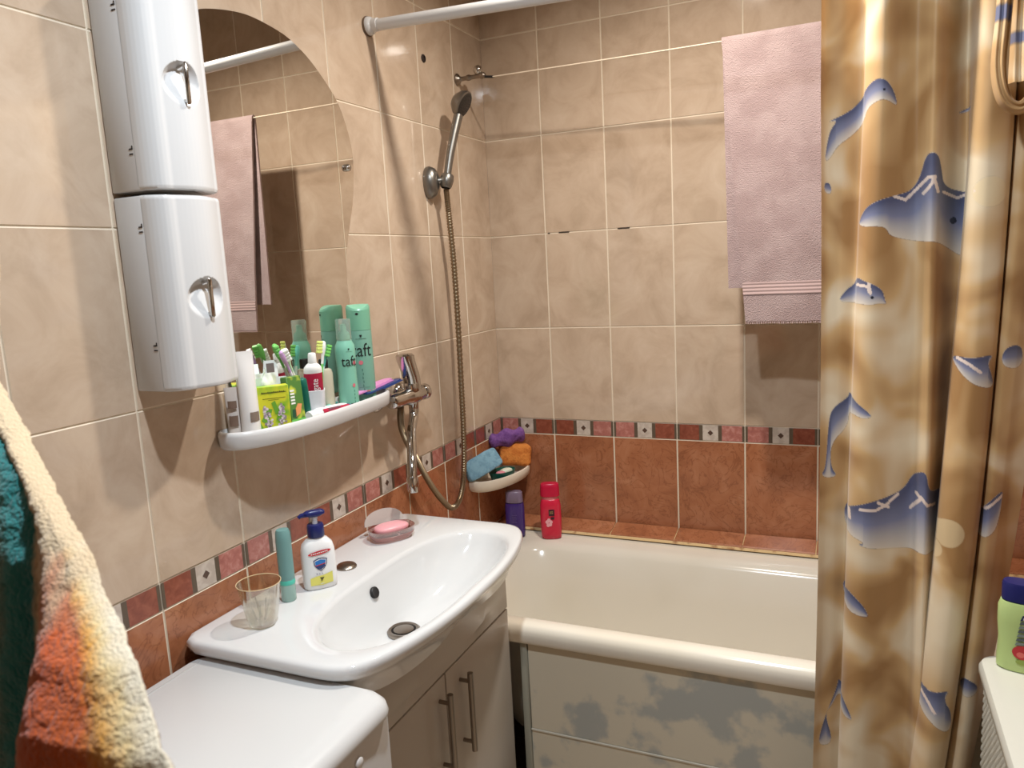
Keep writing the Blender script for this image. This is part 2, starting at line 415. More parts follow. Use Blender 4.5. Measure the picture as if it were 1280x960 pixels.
# ------------------------------------------------------------------ vanity cabinet
van = thing('vanity_cabinet', 'white two door vanity cabinet under the washbasin', 'cabinet', (0.17, -1.03, 0.0))
VF = .305
b = MB()
b.box(.012, VF-.002, -1.335, -1.319, .08, .785); b.box(.012, VF-.002, -.723, -.707, .08, .785); b.box(.006, .014, -1.335, -.707, .08, .70)
b.box(.012, VF-.002, -1.335, -.707, .08, .096); b.box(.03, VF-.04, -1.32, -.72, 0, .08)
b.build('carcass', LAMIN, van)
b = MB()
fr = []
for k in range(25):
    t = k/24; y = -1.335+t*.628; x = VF+.016+.030*(1-(2*t-1)**2)
    fr.append((x, y))
b.loft([[((VF+.0165 if z < .7 else x)-.012, y, z) for x, y in fr[::-1]]+[(VF+.0165 if z < .7 else x, y, z) for x, y in fr] for z in (.667, .69, .715, .745, .775)], True, True, True)
b.build('fascia', LAMIN, van)
for (ya, yb, hy) in ((-1.335, -1.023, -1.050), (-1.019, -.707, -.962)):
    b = MB(); b.box(VF, VF+.0175, ya, yb, .085, .663, .0025, 2); d = b.build('door', LAMIN, van)
    h = MB(); hx = VF+.043
    h.tube([(hx, hy, .458), (hx, hy, .638)], .0062, 14)
    for z in (.478, .618): h.tube([(VF+.015, hy, z), (hx, hy, z)], .0045, 10)
    h.build('handle', STEEL, d)

# ------------------------------------------------------------------ washing machine
wash = thing('washing_machine', 'white front loading washing machine beside the vanity', 'washing machine', (0.25, -1.7, 0.0))
WX0, WX1, WY0, WY1 = .03, .415, -1.957, -1.357; WZ = .836
b = MB(); b.box(WX0, .408, WY0, WY1, .012, WZ-.034, .008, 3)
for fx in (.1, .35):
    for fy in (WY0+.06, WY1-.06): b.lathe([(.02, 0), (.02, .014)], 12, (fx, fy, 0))
b.build('body', WASHW, wash)
b = MB()
rings = []
for ins, z in ((.006, -.033), (.001, -.031), (0, -.024), (.002, -.012), (.008, -.004), (.018, 0)):
    rings.append(rrect(WX0+ins*.5, .430-ins*1.8, WY0+ins*.6, WY1-ins*.6, .03, WZ+z, 8))
b.loft(rings, True, True, True); lid = b.build('top_panel', WASHW, wash)
b = MB(); b.box(.052, .054, WY0+.03, WY1-.03, WZ-.001, WZ+.0006); b.box(.06, .32, WY1-.015, WY1-.0135, WZ-.001, WZ+.0004); b.build('seam', M('seam_grey', rgb(176,174,171), .5), lid)
b = MB()
pts = [(.412+.014*math.sin(PI*(k/16))**.6 if 0 < k < 16 else .412, WY0+(WY1-WY0)*k/16) for k in range(17)]
b.loft([[(.405, y, z) for x, y in pts[::-1]]+[(x, y, z) for x, y in pts] for z in (WZ-.15, WZ-.145, WZ-.041, WZ-.036)], True, True, True)
pan = b.build('control_panel', WASHW, wash)
for y, z, r in ((-1.452, WZ-.062, .0085), (-1.492, WZ-.062, .0085)):
    b = MB(); b.lathe([(r, 0), (r, .004), (r*.8, .0055), (.0005, .006)], 20, X=Matrix.Translation((.4205, y, z)) @ Matrix.Rotation(PI/2, 4, 'Y')); b.build('button', WPLAST, pan)
b = MB(); b.box(.415, .4285, -1.60, -1.535, WZ-.09, WZ-.05, .002, 1); b.build('display', M('dark_display', rgb(24,24,28), .1), pan)
b = MB(); X = Matrix.Translation((.425, -1.68, WZ-.085)) @ Matrix.Rotation(PI/2, 4, 'Y'); b.lathe([(.026, 0), (.024, .014), (.021, .017), (.0005, .0175)], 28, X=X); b.build('dial', WPLAST, pan)
b = MB(); X = Matrix.Translation((.408, -1.655, .42)) @ Matrix.Rotation(PI/2, 4, 'Y')
b.lathe([(.165, 0), (.17, .012), (.15, .022), (.12, .018)], 48, X=X, cap0=True, cap1=False); dr = b.build('porthole', WPLAST, wash)
b = MB(); b.lathe([(.121, .018), (.09, .012), (.05, .006), (.0005, .004)], 40, X=X, cap0=False); b.build('door_glass', M('smoked_glass', rgb(26,28,32), .06), dr)

# ------------------------------------------------------------------ wall cabinets beside the mirror
def cab_x(t):
    """front profile across the cabinet, t from left (0) to right (1)"""
    return .1035+.013*math.sin(PI*min(max(t, 0), 1))
def wall_cabinet(label, z0, z1, hz, hinge):
    t = thing('wall_cabinet', label, 'cabinet', (0.0, -1.335, z0), 'pair of small wall cabinets')
    yl, yr = -1.400, -1.268
    def ring(z, ins=0.0):
        P = [(.003, yr-ins), (.003, yl+ins)]
        P += [(.066, yl+ins)]
        for k in range(1, 8):
            a = k/8*PI/2; P.append((.066+.0375*math.sin(a)-ins*.6*math.sin(a), yl+ins+.03*(1-math.cos(a))))
        for k in range(0, 13):
            u = k/12; y = yl+.03+(yr-.016-yl-.03)*u; P.append((cab_x(u)-ins*.6, y))
        for k in range(1, 7):
            a = k/6*PI/2; P.append((.1035-.016+.016*math.cos(a)-ins*.6, yr-.016+.016*math.sin(a)-ins))
        return [(x, y, z) for x, y in P]
    P = [(x, y+(.0015 if y < -1.335 else -.0015)*0) for x, y, _ in ring(0, 0)][2:]
    b = MB(); b.box(.003, .066, yl, yr, z0, z1, .003, 2); b.box(.064, .078, yl+.012, yr-.012, z0+.012, z1-.012)
    b.build('body', WPLAST, t)
    # door: one moulded skin wrapping both edges, with a round dished finger recess
    yc = -1.335; RR = .0335; nz = 150
    L = [0.0]
    for a, c in zip(P, P[1:]): L.append(L[-1]+math.hypot(c[0]-a[0], c[1]-a[1]))
    ns = 110; path = []
    for i in range(ns+1):
        d = L[-1]*i/ns; k = max(q for q in range(len(L)-1) if L[q] <= d+1e-9); f = (d-L[k])/max(L[k+1]-L[k], 1e-9)
        path.append((P[k][0]*(1-f)+P[k+1][0]*f, P[k][1]*(1-f)+P[k+1][1]*f))
    path = [(.0625, yl)]+path+[(.0625, yr)]
    g = []; W = len(path)
    zz = [(z0+.003, .03), (z0, .006), (z0+.002, .0015)]+[(z0+.006+(z1-z0-.012)*j/nz, 0) for j in range(nz+1)]+[(z1-.002, .0015), (z1, .006), (z1-.003, .03)]
    for z, pull in zz:
        for x, y in path:
            x2 = x-pull*(1 if x > .07 else .2); y2 = y+((pull*.4) if y < yc else -pull*.4)
            d = math.hypot(y-yc, z-hz)/RR
            if d < 1 and x > .09: x2 -= .017*min(1, (1-d)*3.0)**.75*(.6+.4*max(-1, min(1, (z-hz)/RR*1.3)))
            g.append((x2, y2, z))
    b.v = []; b = MB(); b.add(g, [(j*W+i, j*W+i+1, (j+1)*W+i+1, (j+1)*W+i) for j in range(len(zz)-1) for i in range(W-1)])
    d = b.build('door', WPLAST, t, smooth=45)
    h = MB(); h.tube([(cab_x(.5)+.0025, yc, hz-.031), (cab_x(.5)+.0035, yc, hz-.029), (cab_x(.5)+.0035, yc, hz+.029), (cab_x(.5)+.0025, yc, hz+.031)], [.003, .0040, .0040, .003], 12)
    for s in (-1, 1): h.tube([(cab_x(.5)-.012, yc, hz+s*.024), (cab_x(.5)+.001, yc, hz+s*.027)], .0032, 8)
    h.build('handle', CHROME, d)
    for z in hinge:
        h = MB()
        h.box(.052, .060, yl-.0006, yl+.002, z-.0065, z-.0045); h.box(.052, .060, yl-.0006, yl+.002, z+.001, z+.003); h.box(.058, .060, yl-.0006, yl+.002, z+.003, z+.007)
        h.build('hinge_slot', GAP, t)
    return t
wall_cabinet('upper white wall cabinet with round handle recess, left of the mirror', 1.629, 1.945, 1.792, (1.69, 1.90))
wall_cabinet('lower white wall cabinet with round handle recess, over the mirror shelf', 1.312, 1.622, 1.458, (1.385, 1.572))

# ------------------------------------------------------------------ mirror
mo = [(-1.235, 1.925), (-1.21, 1.945), (-1.174, 1.963), (-1.113, 1.977), (-1.054, 1.983), (-.992, 1.978), (-.941, 1.968), (-.888, 1.945), (-.842, 1.914), (-.793, 1.87), (-.765, 1.821), (-.749, 1.768), (-.749, 1.723), (-.761, 1.653), (-.782, 1.596), (-.799, 1.543), (-.809, 1.488), (-.810, 1.443), (-.804, 1.42), (-.79, 1.375), (-.785, 1.33), (-.80, 1.28), (-.83, 1.24), (-.87, 1.22)]
mo = [(p.x, p.y) for p in catmull([(a, c, 0) for a, c in mo], 5)]+[(-1.19, 1.22), (-1.21, 1.35), (-1.235, 1.45)]
mir = thing('wall_mirror', 'frameless mirror with a wavy right edge above the washbasin', 'mirror', (0.003, -1.02, 1.22))
b = MB(); b.loft([[(.0045, y, z) for y, z in mo], [(.0105, y, z) for y, z in mo]], True, True, False, 1)
b.add([(.0105, y, z) for y, z in mo], [tuple(range(len(mo)))], 0)
b.build('glass', [MIRROR, MEDGE], mir, smooth=20)
for y, z in ((-.776, 1.724),):
    b = MB(); X = Matrix.Translation((.0105, y, z)) @ Matrix.Rotation(PI/2, 4, 'Y')
    b.lathe([(.008, 0), (.0085, .003), (.0075, .008), (.004, .011), (.0004, .0118)], 20, X=X); b.build('screw_cap', CHROME, mir)

# ------------------------------------------------------------------ mirror shelf
shelf = thing('bathroom_shelf', 'white plastic shelf with raised rim under the mirror', 'shelf', (0.0, -0.97, 1.175))
so = [(.001, -1.238), (.022, -1.251), (.050, -1.248), (.075, -1.222), (.094, -1.175), (.104, -1.115), (.107, -1.05), (.105, -.97), (.100, -.89), (.094, -.83), (.085, -.79), (.068, -.768), (.040, -.762), (.001, -.762)]
so = [(p.x, p.y) for p in catmull([(a, c, 0) for a, c in so], 6)]
def shelf_ring(off, z):
    R = []
    n = len(so)
    for i, (x, y) in enumerate(so):
        a = Vector((*so[max(i-1, 0)], 0)); c = Vector((*so[min(i+1, n-1)], 0)); t = (c-a).normalized()
        nx, ny = t.y, -t.x          # outward normal
        R.append((max(.0035, x+nx*off), y+ny*off, z))
    return R
b = MB()
b.loft([shelf_ring(-.02, 1.1745), shelf_ring(-.004, 1.1755), shelf_ring(0, 1.180), shelf_ring(.002, 1.200), shelf_ring(.001, 1.2065), shelf_ring(-.003, 1.209), shelf_ring(-.0065, 1.2065), shelf_ring(-.008, 1.190), shelf_ring(-.012, 1.187)], True, True, True)
b.build('tray', WPLAST, shelf, smooth=50)
SZ = 1.1872

# ------------------------------------------------------------------ things on the mirror shelf
MINT = M('mint_can', rgb(124,184,162), .32, .0); MINT2 = M('mint_can_deep', rgb(114,160,142), .3); MINTCAP = M('mint_cap', rgb(116,172,144), .3)
INK = M('black_print', rgb(24,30,28), .5); INKPINK = M('pink_print', rgb(206,110,120), .5); CLEARCAP = M('milky_clear_cap', rgb(206,222,212), .12, trans=.75, ior=1.2)
WHITE = M('label_white', rgb(235,235,232), .4)
FACE = math.atan2(-2.284+.85, 1.077-.06)      # direction in which cans turn their print
hs = thing('hairspray_can', 'tall mint green hairspray can on the right end of the mirror shelf', 'spray can', (.048, -.832, SZ))
cx = (.048, -.832, SZ)
b = MB(); b.lathe([(.022, 0), (.0262, .003), (.0268, .008), (.0268, .166), (.0262, .1690)], 36, cx); b.build('can', MINT2, hs)
b = MB()
cap = [(.0266, .1695), (.0268, .172), (.0268, .214)]
rings = [[(cx[0]+r*math.cos(2*PI*j/36), cx[1]+r*math.sin(2*PI*j/36), cx[2]+z) for j in range(36)] for r, z in cap]
dome = []
for f, zz in ((1, .222), (.9, .227), (.6, .2275), (.2, .2275)):
    dome.append([(cx[0]+.0268*f*math.cos(2*PI*j/36), cx[1]+.0268*f*math.sin(2*PI*j/36), cx[2]+zz-.010*max(0, math.cos(2*PI*j/36-FACE))**2*(f if f > .5 else .3)) for j in range(36)])
b.loft(rings+dome, True, True, True); hc = b.build('spray_cap', MINTCAP, hs)
b = MB(); flat_print(b, disc2(0, .207, .0035, .0026), on_cyl(cx, .0268, FACE-.12)); b.build('nozzle', DARK, hc)
b = MB(); fn = on_cyl(cx, .0268, FACE+.06)
v, f = text_geo('taft', .034); flat_print(b, ([(x*1.0, y*1.25+.124) for x, y in v], f), fn, 0)
flat_print(b, poly2([(-.003, .160), (.003, .160), (.0012, .154), (-.0012, .154)]), fn, 0); flat_print(b, strip2(-.012, .012, .1505, .1512), fn, 0)
flat_print(b, disc2(-.004, .097, .005, .005), fn, 1)
for k in range(6): flat_print(b, disc2(-.002+.0012*(k % 2), .080-.009*k, .0012, .0034), fn, 2)
flat_print(b, strip2(-.012, .013, .030, .033), fn, 1); flat_print(b, strip2(-.012, .013, .040, .0406), fn, 2)
b.build('lettering', [INK, INKPINK, M('grey_green_print', rgb(76,120,104), .5)], hs)

ms = thing('hair_mousse_can', 'slim mint mousse can with clear cap, before the taller can', 'spray can', (.070, -.922, SZ))
cx = (.070, -.922, SZ)
prof = [(.018, 0), (.0213, .002), (.0217, .006), (.0217, .05), (.0206, .075), (.0206, .098), (.0216, .118), (.0217, .133), (.0205, .145), (.0165, .1525), (.0158, .156)]
b = MB(); b.lathe(prof, 36, cx); b.build('can', MINT, ms)
b = MB(); b.lathe([(.0160, .154), (.0160, .199), (.0150, .2015), (.0003, .202)], 28, cx, cap0=False); b.build('clear_cap', CLEARCAP, ms)
b = MB(); b.lathe([(.012, .156), (.011, .170), (.006, .176), (.0055, .190), (.0003, .191)], 20, cx); b.build('pump_head', MINTCAP, ms)
FM = math.atan2(-2.284+.92, 1.077-.07); fn = on_cyl(cx, .0217, FM+.35)
b = MB(); v, f = text_geo('taft', .026); flat_print(b, ([(x, y*1.2+.1105) for x, y in v], f), fn, 0)
flat_print(b, disc2(.012, .107, .0045, .0045), fn, 1); flat_print(b, poly2([(-.002, .139), (.002, .139), (.001, .135), (-.001, .135)]), fn, 0); flat_print(b, strip2(-.007, .008, .1315, .132), fn, 0)
flat_print(b, disc2(.006, .058, .0035, .0042), fn, 1)
for k in range(4): flat_print(b, disc2(.006, .046-.008*k, .001, .0026), fn, 2)
flat_print(b, strip2(-.004, .006, .017, .0195), fn, 0)
b.build('lettering', [INK, INKPINK, M('teal_print', rgb(70,130,112), .5)], ms)

dd = thing('deodorant_bottle', 'beige bottle with black cap behind the toothbrush cup', 'bottle', (.036, -.957, SZ))
b = MB(); b.lathe([(.017, 0), (.0185, .003), (.0185, .088), (.016, .096), (.010, .099)], 28, (.036, -.957, SZ)); b.build('bottle_body', M('beige_bottle', rgb(186,178,158), .35), dd)
b = MB(); b.lathe([(.010, .098), (.010, .116), (.0085, .119), (.0003, .1195)], 24, (.036, -.957, SZ)); b.build('cap', DARK, dd)

cup = thing('toothbrush_cup', 'white rectangular cup holding the toothbrushes on the mirror shelf', 'cup', (.040, -1.02, SZ))
X = Matrix.Translation((.040, -1.02, SZ)) @ Matrix.Rotation(math.radians(38), 4, 'Z')
b = MB()
def cr(hx, hy, z, r=.01): return rrect(-hx, hx, -hy, hy, r, z, 5)
b.loft([cr(.031, .021, 0), cr(.0315, .0215, .002), cr(.034, .023, .055), cr(.0345, .0235, .062), cr(.033, .022, .0625), cr(.0325, .0215, .055), cr(.030, .020, .004)], True, True, True, X=X)
b.build('cup_body', M('cup_plastic', rgb(222,222,226), .3), cup)
GREEN = M('bright_green', rgb(112,190,92), .4); LIME = M('lime_bristle', rgb(214,226,120), .7); LILAC = M('lilac_plastic', rgb(206,164,216), .35)
PGREEN = M('pale_green_plastic', rgb(184,216,176), .35); DGREEN = M('dark_green_plastic', rgb(18,98,82), .35); TEAL = M('teal_plastic', rgb(104,196,178), .35); WBRIST = M('white_bristle', rgb(238,240,232), .8)
def brush(label, base, tip, face, mh, mhead, mbr, wide=.0062):
    B0, T0 = Vector(base), Vector(tip); ax = (T0-B0).normalized(); Lh = (T0-B0).length
    t = thing('toothbrush', label, 'toothbrush', base, 'toothbrushes in the white cup')
    P = [B0+ax*(Lh*k/10) for k in range(8)]
    b = MB(); b.tube(P, [.003, .0045, .0048, .0044, .0042, .0038, .003, .0026], 10); b.build('handle', mh, t)
    f = Vector(face); f = (f-ax*f.dot(ax)).normalized(); s = ax.cross(f)
    b = MB(); H0 = B0+ax*(Lh*.69)
    b.tube([H0, B0+ax*(Lh*.8), B0+ax*(Lh*.84), B0+ax*(Lh*.93), B0+ax*(Lh*.985), T0], [.0026, .003, wide*.8, wide, wide*.8, .002], 12, flat=1.0)
    X = Matrix(((s.x, f.x, ax.x), (s.y, f.y, ax.y), (s.z, f.z, ax.z))).to_4x4(); X.translation = B0+ax*(Lh*.915)
    b.build('head', mhead, t)
    b = MB()
    for i in range(4):
        b.box(-.0048, .0048, .002, .0135, -.0125+i*.0066, -.0125+i*.0066+.0056, .001, 1, X=X)
    b.build('bristles', mbr, t)
    return t
zi = SZ+.006
brush('toothbrush with lilac head, leaning left in the white cup', (.048, -1.028, zi), (.052, -1.105, 1.342), (.2, .3, 0), M('white_handle', rgb(226,222,224), .3), LILAC, WBRIST)
brush('toothbrush with pale green head beside the lilac one', (.045, -1.024, zi), (.041, -1.083, 1.340), (-.6, .6, 0), M('cream_handle', rgb(222,224,208), .3), PGREEN, WBRIST)
brush('toothbrush with bright green head behind the lilac one', (.036, -1.030, zi), (.030, -1.098, 1.355), (.6, -.4, 0), M('clear_handle', rgb(210,216,204), .3), GREEN, GREEN)
brush('toothbrush with white head and yellow bristles over a green handle', (.050, -1.003, zi), (.064, -.985, 1.348), (-.5, -.75, 0), GREEN, WHITE, LIME, .0055)
brush('toothbrush with teal head beside the mousse can', (.036, -1.005, zi), (.052, -.955, 1.336), (.7, -.5, 0), M('clear_teal_handle', rgb(200,226,214), .3), TEAL, GREEN)
b = MB(); b.tube([(.056, -1.045, zi), (.058, -1.056, 1.262), (.058, -1.058, 1.276), (.058, -1.0585, 1.280)], [.0075, .0095, .0098, .007], 14)
tag(b.build('toothbrush', DGREEN, origin=(.056, -1.045, zi)), 'thick dark green brush handle standing in the white cup', 'toothbrush')
# toothpaste tube standing cap up in the cup
tp = thing('toothpaste_tube', 'red and white toothpaste tube standing cap up in the cup', 'toothpaste', (.046, -1.012, zi))
REDL = M('crimson_label', rgb(176,34,66), .35)
X = Matrix.Translation((.046, -1.010, zi)) @ Matrix.Rotation(math.radians(54), 4, 'Z') @ Matrix.Rotation(.10, 4, 'X')
def er(a, c, z, n=28): return [(a*math.cos(2*PI*k/n), c*math.sin(2*PI*k/n), z) for k in range(n)]
b = MB(); b.loft([er(.0205, .0012, 0), er(.020, .006, .03), er(.0195, .012, .093)], True, True, False, 1, X=X)
b.loft([er(.0195, .012, .093), er(.0192, .013, .098), er(.018, .0135, .104), er(.014, .0115, .109), er(.009, .009, .113), er(.008, .008, .114)], True, False, True, 0, X=X); b.build('tube_body', [WHITE, REDL], tp)
b = MB(); b.lathe([(.0085, .113), (.0090, .115), (.0080, .132), (.0070, .134), (.0003, .1343)], 20, X=X); b.build('cap', WHITE, tp)
b = MB(); v, f = text_geo('Colgate', .019)
b.add([(X @ Vector((y, -.0136, x+.058))) for x, y in [(q[0]*.8, -q[1]) for q in v]], f)
b.build('lettering', WHITE, tp)
# yellow green carton in front
def carton(name, label, cat, loc, rot, w, d, h, mat, tilt=0.0, group=None):
    t = thing(name, label, cat, loc, group)
    X = Matrix.Translation(loc) @ Matrix.Rotation(rot, 4, 'Z') @ Matrix.Rotation(tilt, 4, 'X')
    b = MB(); b.box(-w/2, w/2, -d/2, d/2, 0, h, .0008, 1, X=X); b.build('box', mat, t)
    return t, X
YG = M('yellow_green_carton', rgb(206,204,52), .45, var=(22, rgb(122,176,48), 3, .42, .6))
fx = math.radians(50)
yc_, X = carton('herbal_carton', 'yellow and green carton with pale blossoms at the shelf front', 'carton', (.062, -1.152, SZ), fx, .058, .022, .094, YG)
b = MB(); fn = lambda x, y: X @ Vector((x, -.0116, y))
flat_print(b, strip2(-.022, .024, .081, .0822), fn, 0); flat_print(b, strip2(-.020, .022, .0705, .0713), fn, 0); flat_print(b, strip2(-.010, .010, .0675, .0682), fn, 0)
for k in range(12):
    flat_print(b, strip2(-.021+k*.0036, -.0188+k*.0036, .0822, .0836 if k % 3 else .0842, 1), fn, 0)
for lf in ([(-.026, .03), (-.012, .052), (-.004, .05), (-.014, .02)], [(.002, .03), (.012, .062), (.02, .055), (.012, .02)], [(-.005, .062), (.002, .066), (.010, .04), (.001, .04)]):
    flat_print(b, poly2(lf), fn, 1)
rr_ = random.Random(3)
for k in range(95):
    s = k % 2; u = rr_.random(); wdt = .010*(1-u*.75)
    x = (-.008-.010*u if s == 0 else .012+.001*u)+rr_.uniform(-wdt, wdt); y = .008+.05*u
    q = fn(x, y); b.add([tuple(q+Vector((0, 0, 0))) for q in [X @ Vector((x+.0024*math.cos(2*PI*j/7), -.0117-.0001*(k % 5), y+.0024*math.sin(2*PI*j/7))) for j in range(7)]], [tuple(range(7))], 2+k % 3)
for lf in ([(-.029, .001), (-.029, .03), (-.022, .012), (-.012, .001)],): flat_print(b, poly2(lf), fn, 1)
b.build('printed_picture', [M('dark_green_ink', rgb(60,70,30), .5), M('leaf_green', rgb(104,160,50), .5), M('blossom_lilac', rgb(196,178,196), .6), M('blossom_pale', rgb(222,212,206), .6), M('blossom_dusk', rgb(150,136,140), .6)], yc_)
gs, X = carton('green_carton', 'narrow green carton with orange flower, right of the yellow carton', 'carton', (.072, -1.103, SZ), math.radians(78), .034, .02, .104, M('green_carton', rgb(84,128,60), .4, var=(30, rgb(196,204,72), 2, .5, .6)), tilt=-.06)
fn = lambda x, y: X @ Vector((x, -.0104, y))
b = MB(); flat_print(b, poly2([(-.006, .024), (.006, .03), (.012, .048), (.002, .05), (-.005, .04)]), fn, 0); flat_print(b, poly2([(-.014, .025), (-.004, .022), (-.004, .04), (-.012, .04)]), fn, 1)
for k in range(5): flat_print(b, strip2(-.013, -.003, .05+k*.0062, .0535+k*.0062, 1), fn, 2)
flat_print(b, strip2(-.017, .017, .001, .02, 1), fn, 3)
b.build('printed_picture', [M('orange_ink', rgb(226,150,96), .5), M('deep_green_ink', rgb(40,84,60), .5), WHITE, GREEN], gs)
# white tube standing on its grey cap
tb = thing('cream_tube', 'tall white cream tube standing on a grey cap, left of the yellow carton', 'tube', (.046, -1.199, SZ))
c0 = (.046, -1.199, SZ); X = Matrix.Translation(c0) @ Matrix.Rotation(math.radians(48), 4, 'Z')
b = MB(); b.lathe([(.0165, 0), (.0178, .001), (.0178, .013), (.0172, .0145)], 32, c0); b.build('cap', M('grey_cap', rgb(128,128,126), .35), tb)
b = MB(); b.loft([er(.0175, .0172, .0145), er(.0172, .0165, .05), er(.0165, .0125, .10), er(.0160, .006, .14), er(.0158, .001, .160), er(.0158, .0008, .166)], True, True, True, X=X); b.build('tube_body', M('tube_white', rgb(226,222,218), .35), tb)
b = MB(); fn = lambda x, y: (X @ Vector((x, -.0172*math.sqrt(max(0, 1-(x/.0176)**2))-.0012, y)))
flat_print(b, strip2(-.001, .0155, .036, .053), fn); b.build('label_square', M('brown_label', rgb(128,112,100), .5), tb)
t2 = thing('cream_tube', 'slim white tube at the left tip of the shelf, behind the grey capped tube', 'tube', (.020, -1.213, SZ))
c0 = (.020, -1.213, SZ); X = Matrix.Translation(c0) @ Matrix.Rotation(math.radians(40), 4, 'Z')
b = MB(); b.lathe([(.011, 0), (.012, .001), (.012, .012), (.0115, .013)], 28, c0); b.build('cap', WHITE, t2)
b = MB(); b.loft([er(.0118, .0115, .013), er(.0125, .009, .05), er(.013, .001, .096), er(.013, .0008, .10)], True, True, True, X=X); b.build('tube_body', M('tube_greywhite', rgb(206,196,188), .4), t2)
b = MB(); fn = lambda x, y: (X @ Vector((x, -.0125*math.sqrt(max(0, 1-(x/.013)**2))-.0012, y)))
flat_print(b, strip2(-.008, .008, .028, .048), fn); flat_print(b, strip2(-.008, .008, .062, .076), fn); b.build('label_square', M('brown_label_dark', rgb(120,98,84), .5), t2)
# white cartons behind
def open_box(label, loc, rot, w, d, h, flap, mat, group):
    t = thing('medicine_carton', label, 'carton', loc, group)
    X = Matrix.Translation(loc) @ Matrix.Rotation(rot, 4, 'Z'); th = .0007
    b = MB(); P = lambda a, c: [(-a, -c), (a, -c), (a, c), (-a, c)]
    b.loft([[(x, y, z) for x, y in P(a, c)] for a, c, z in ((w/2, d/2, 0), (w/2, d/2, h), (w/2-th, d/2-th, h), (w/2-th, d/2-th, .002))], True, True, True, X=X)
    b.build('box', mat, t)
    for (ang, side, ln, ww) in flap:
        b = MB()
        if side == 'b': Y = X @ Matrix.Translation((0, d/2-th, h)) @ Matrix.Rotation(-ang, 4, 'X'); b.box(-ww/2, ww/2, -.0004, .0004, 0, ln, X=Y)
        else: Y = X @ Matrix.Translation(((w/2 if side == 'r' else -w/2), 0, h)) @ Matrix.Rotation(ang if side == 'r' else -ang, 4, 'Y'); b.box(-.0004, .0004, -ww/2, ww/2, 0, ln, X=Y)
        b.build('flap', mat, t)
    return t, X
WC = M('white_carton', rgb(228,230,226), .5); PG = M('mint_white_carton', rgb(206,222,206), .5)
oc, X = open_box('open white carton with a grey printed flap behind the yellow carton', (.028, -1.112, SZ), math.radians(48), .058, .022, .102, [(.15, 'b', .034, .030)], WC, 'medicine cartons')
b = MB(); Y = X @ Matrix.Translation((0, .0103, .102)) @ Matrix.Rotation(-.15, 4, 'X')
b.add([Y @ Vector(p) for p in ((-.006, -.0008, .004), (.009, -.0008, .004), (.009, -.0008, .028), (-.006, -.0008, .028))], [(0, 1, 2, 3)], 0); b.build('printed_panel', M('grey_print', rgb(118,104,98), .5), oc)
b = MB(); fn = lambda x, y: X @ Vector((x, -.0114, y)); flat_print(b, strip2(-.016, .012, .048, .0495), fn); flat_print(b, strip2(-.016, .02, .053, .0537), fn); b.build('printed_lines', M('blue_print', rgb(120,150,176), .5), oc)
oc, X = open_box('open pale green carton behind the tall white tube', (.018, -1.165, SZ), math.radians(48), .050, .020, .108, [(.5, 'b', .028, .046), (.5, 'r', .02, .018)], PG, 'medicine cartons')
# blister bag of cotton buds in front of the cartons: crumpled clear-white sachet
b = MB()
def sach(u, v):
    x = -.022+.044*u; z = .082*v
    y = -.004*math.sin(PI*u)*math.sin(PI*v)+.003*mnoise.noise(Vector((u*5, v*6, 1.7)))
    p = Matrix.Translation((.043, -1.148, SZ+.035)) @ Matrix.Rotation(math.radians(50), 4, 'Z') @ Vector((x, y, z)); return p
b.sheet(sach, 24, 30, .0012)
tag(b.build('plastic_sachet', M('glossy_white_film', rgb(230,234,230), .15), origin=(.043, -1.148, SZ+.035)), 'crumpled glossy white sachet between the yellow carton and the white boxes', 'sachet')
# lying things along the rim
lt = thing('toothpaste_tube', 'white toothpaste tube with crimson stripe lying along the shelf rim', 'toothpaste', (.072, -1.03, SZ))
A0, A1 = Vector((.070, -1.062, SZ+.0145)), Vector((.069, -.895, SZ+.016)); ax = (A1-A0).normalized(); sd = ax.cross(Vector((0, 0, 1))).normalized(); up = sd.cross(ax)
X = Matrix(((sd.x, up.x, ax.x), (sd.y, up.y, ax.y), (sd.z, up.z, ax.z))).to_4x4(); X.translation = A0
b = MB(); b.lathe([(.0098, 0), (.0108, .002), (.0108, .018), (.0092, .020)], 24, X=X); b.build('cap', WHITE, lt)
def er2(a, c, z, n=32): return er(a, c, z, n)
b = MB(); b.loft([er(.008, .008, .019), er(.012, .0115, .026), er(.0135, .011, .05), er(.0155, .0075, .10), er(.017, .002, .155), er(.017, .0012, .165)], True, True, True, X=X); b.build('tube_body', WHITE, lt)
b = MB()
def tubept(x, z):
    k = (z-.05)/.105; a = .0135+.0035*k; c = .011-.009*k
    th = x; return X @ Vector((a*math.cos(th)*1.02, c*math.sin(th)*1.05+.0006, z))
for (t0, t1, z0, z1, mi) in ((.05, .75, .034, .12, 0), (.25, .75, .05, .09, 1), (.2, 1.0, .118, .126, 2)):
    v = []; f = []
    for i in range(9):
        for j in range(9): v.append(tubept(t0+(t1-t0)*i/8, z0+(z1-z0)*j/8))
    for i in range(8):
        for j in range(8): f.append((i*9+j, i*9+j+1, (i+1)*9+j+1, (i+1)*9+j))
    b.add(v, f, mi)
b.build('stripe', [REDL, M('dark_stripe', rgb(96,60,72), .4), M('navy_print', rgb(40,52,110), .4)], lt)
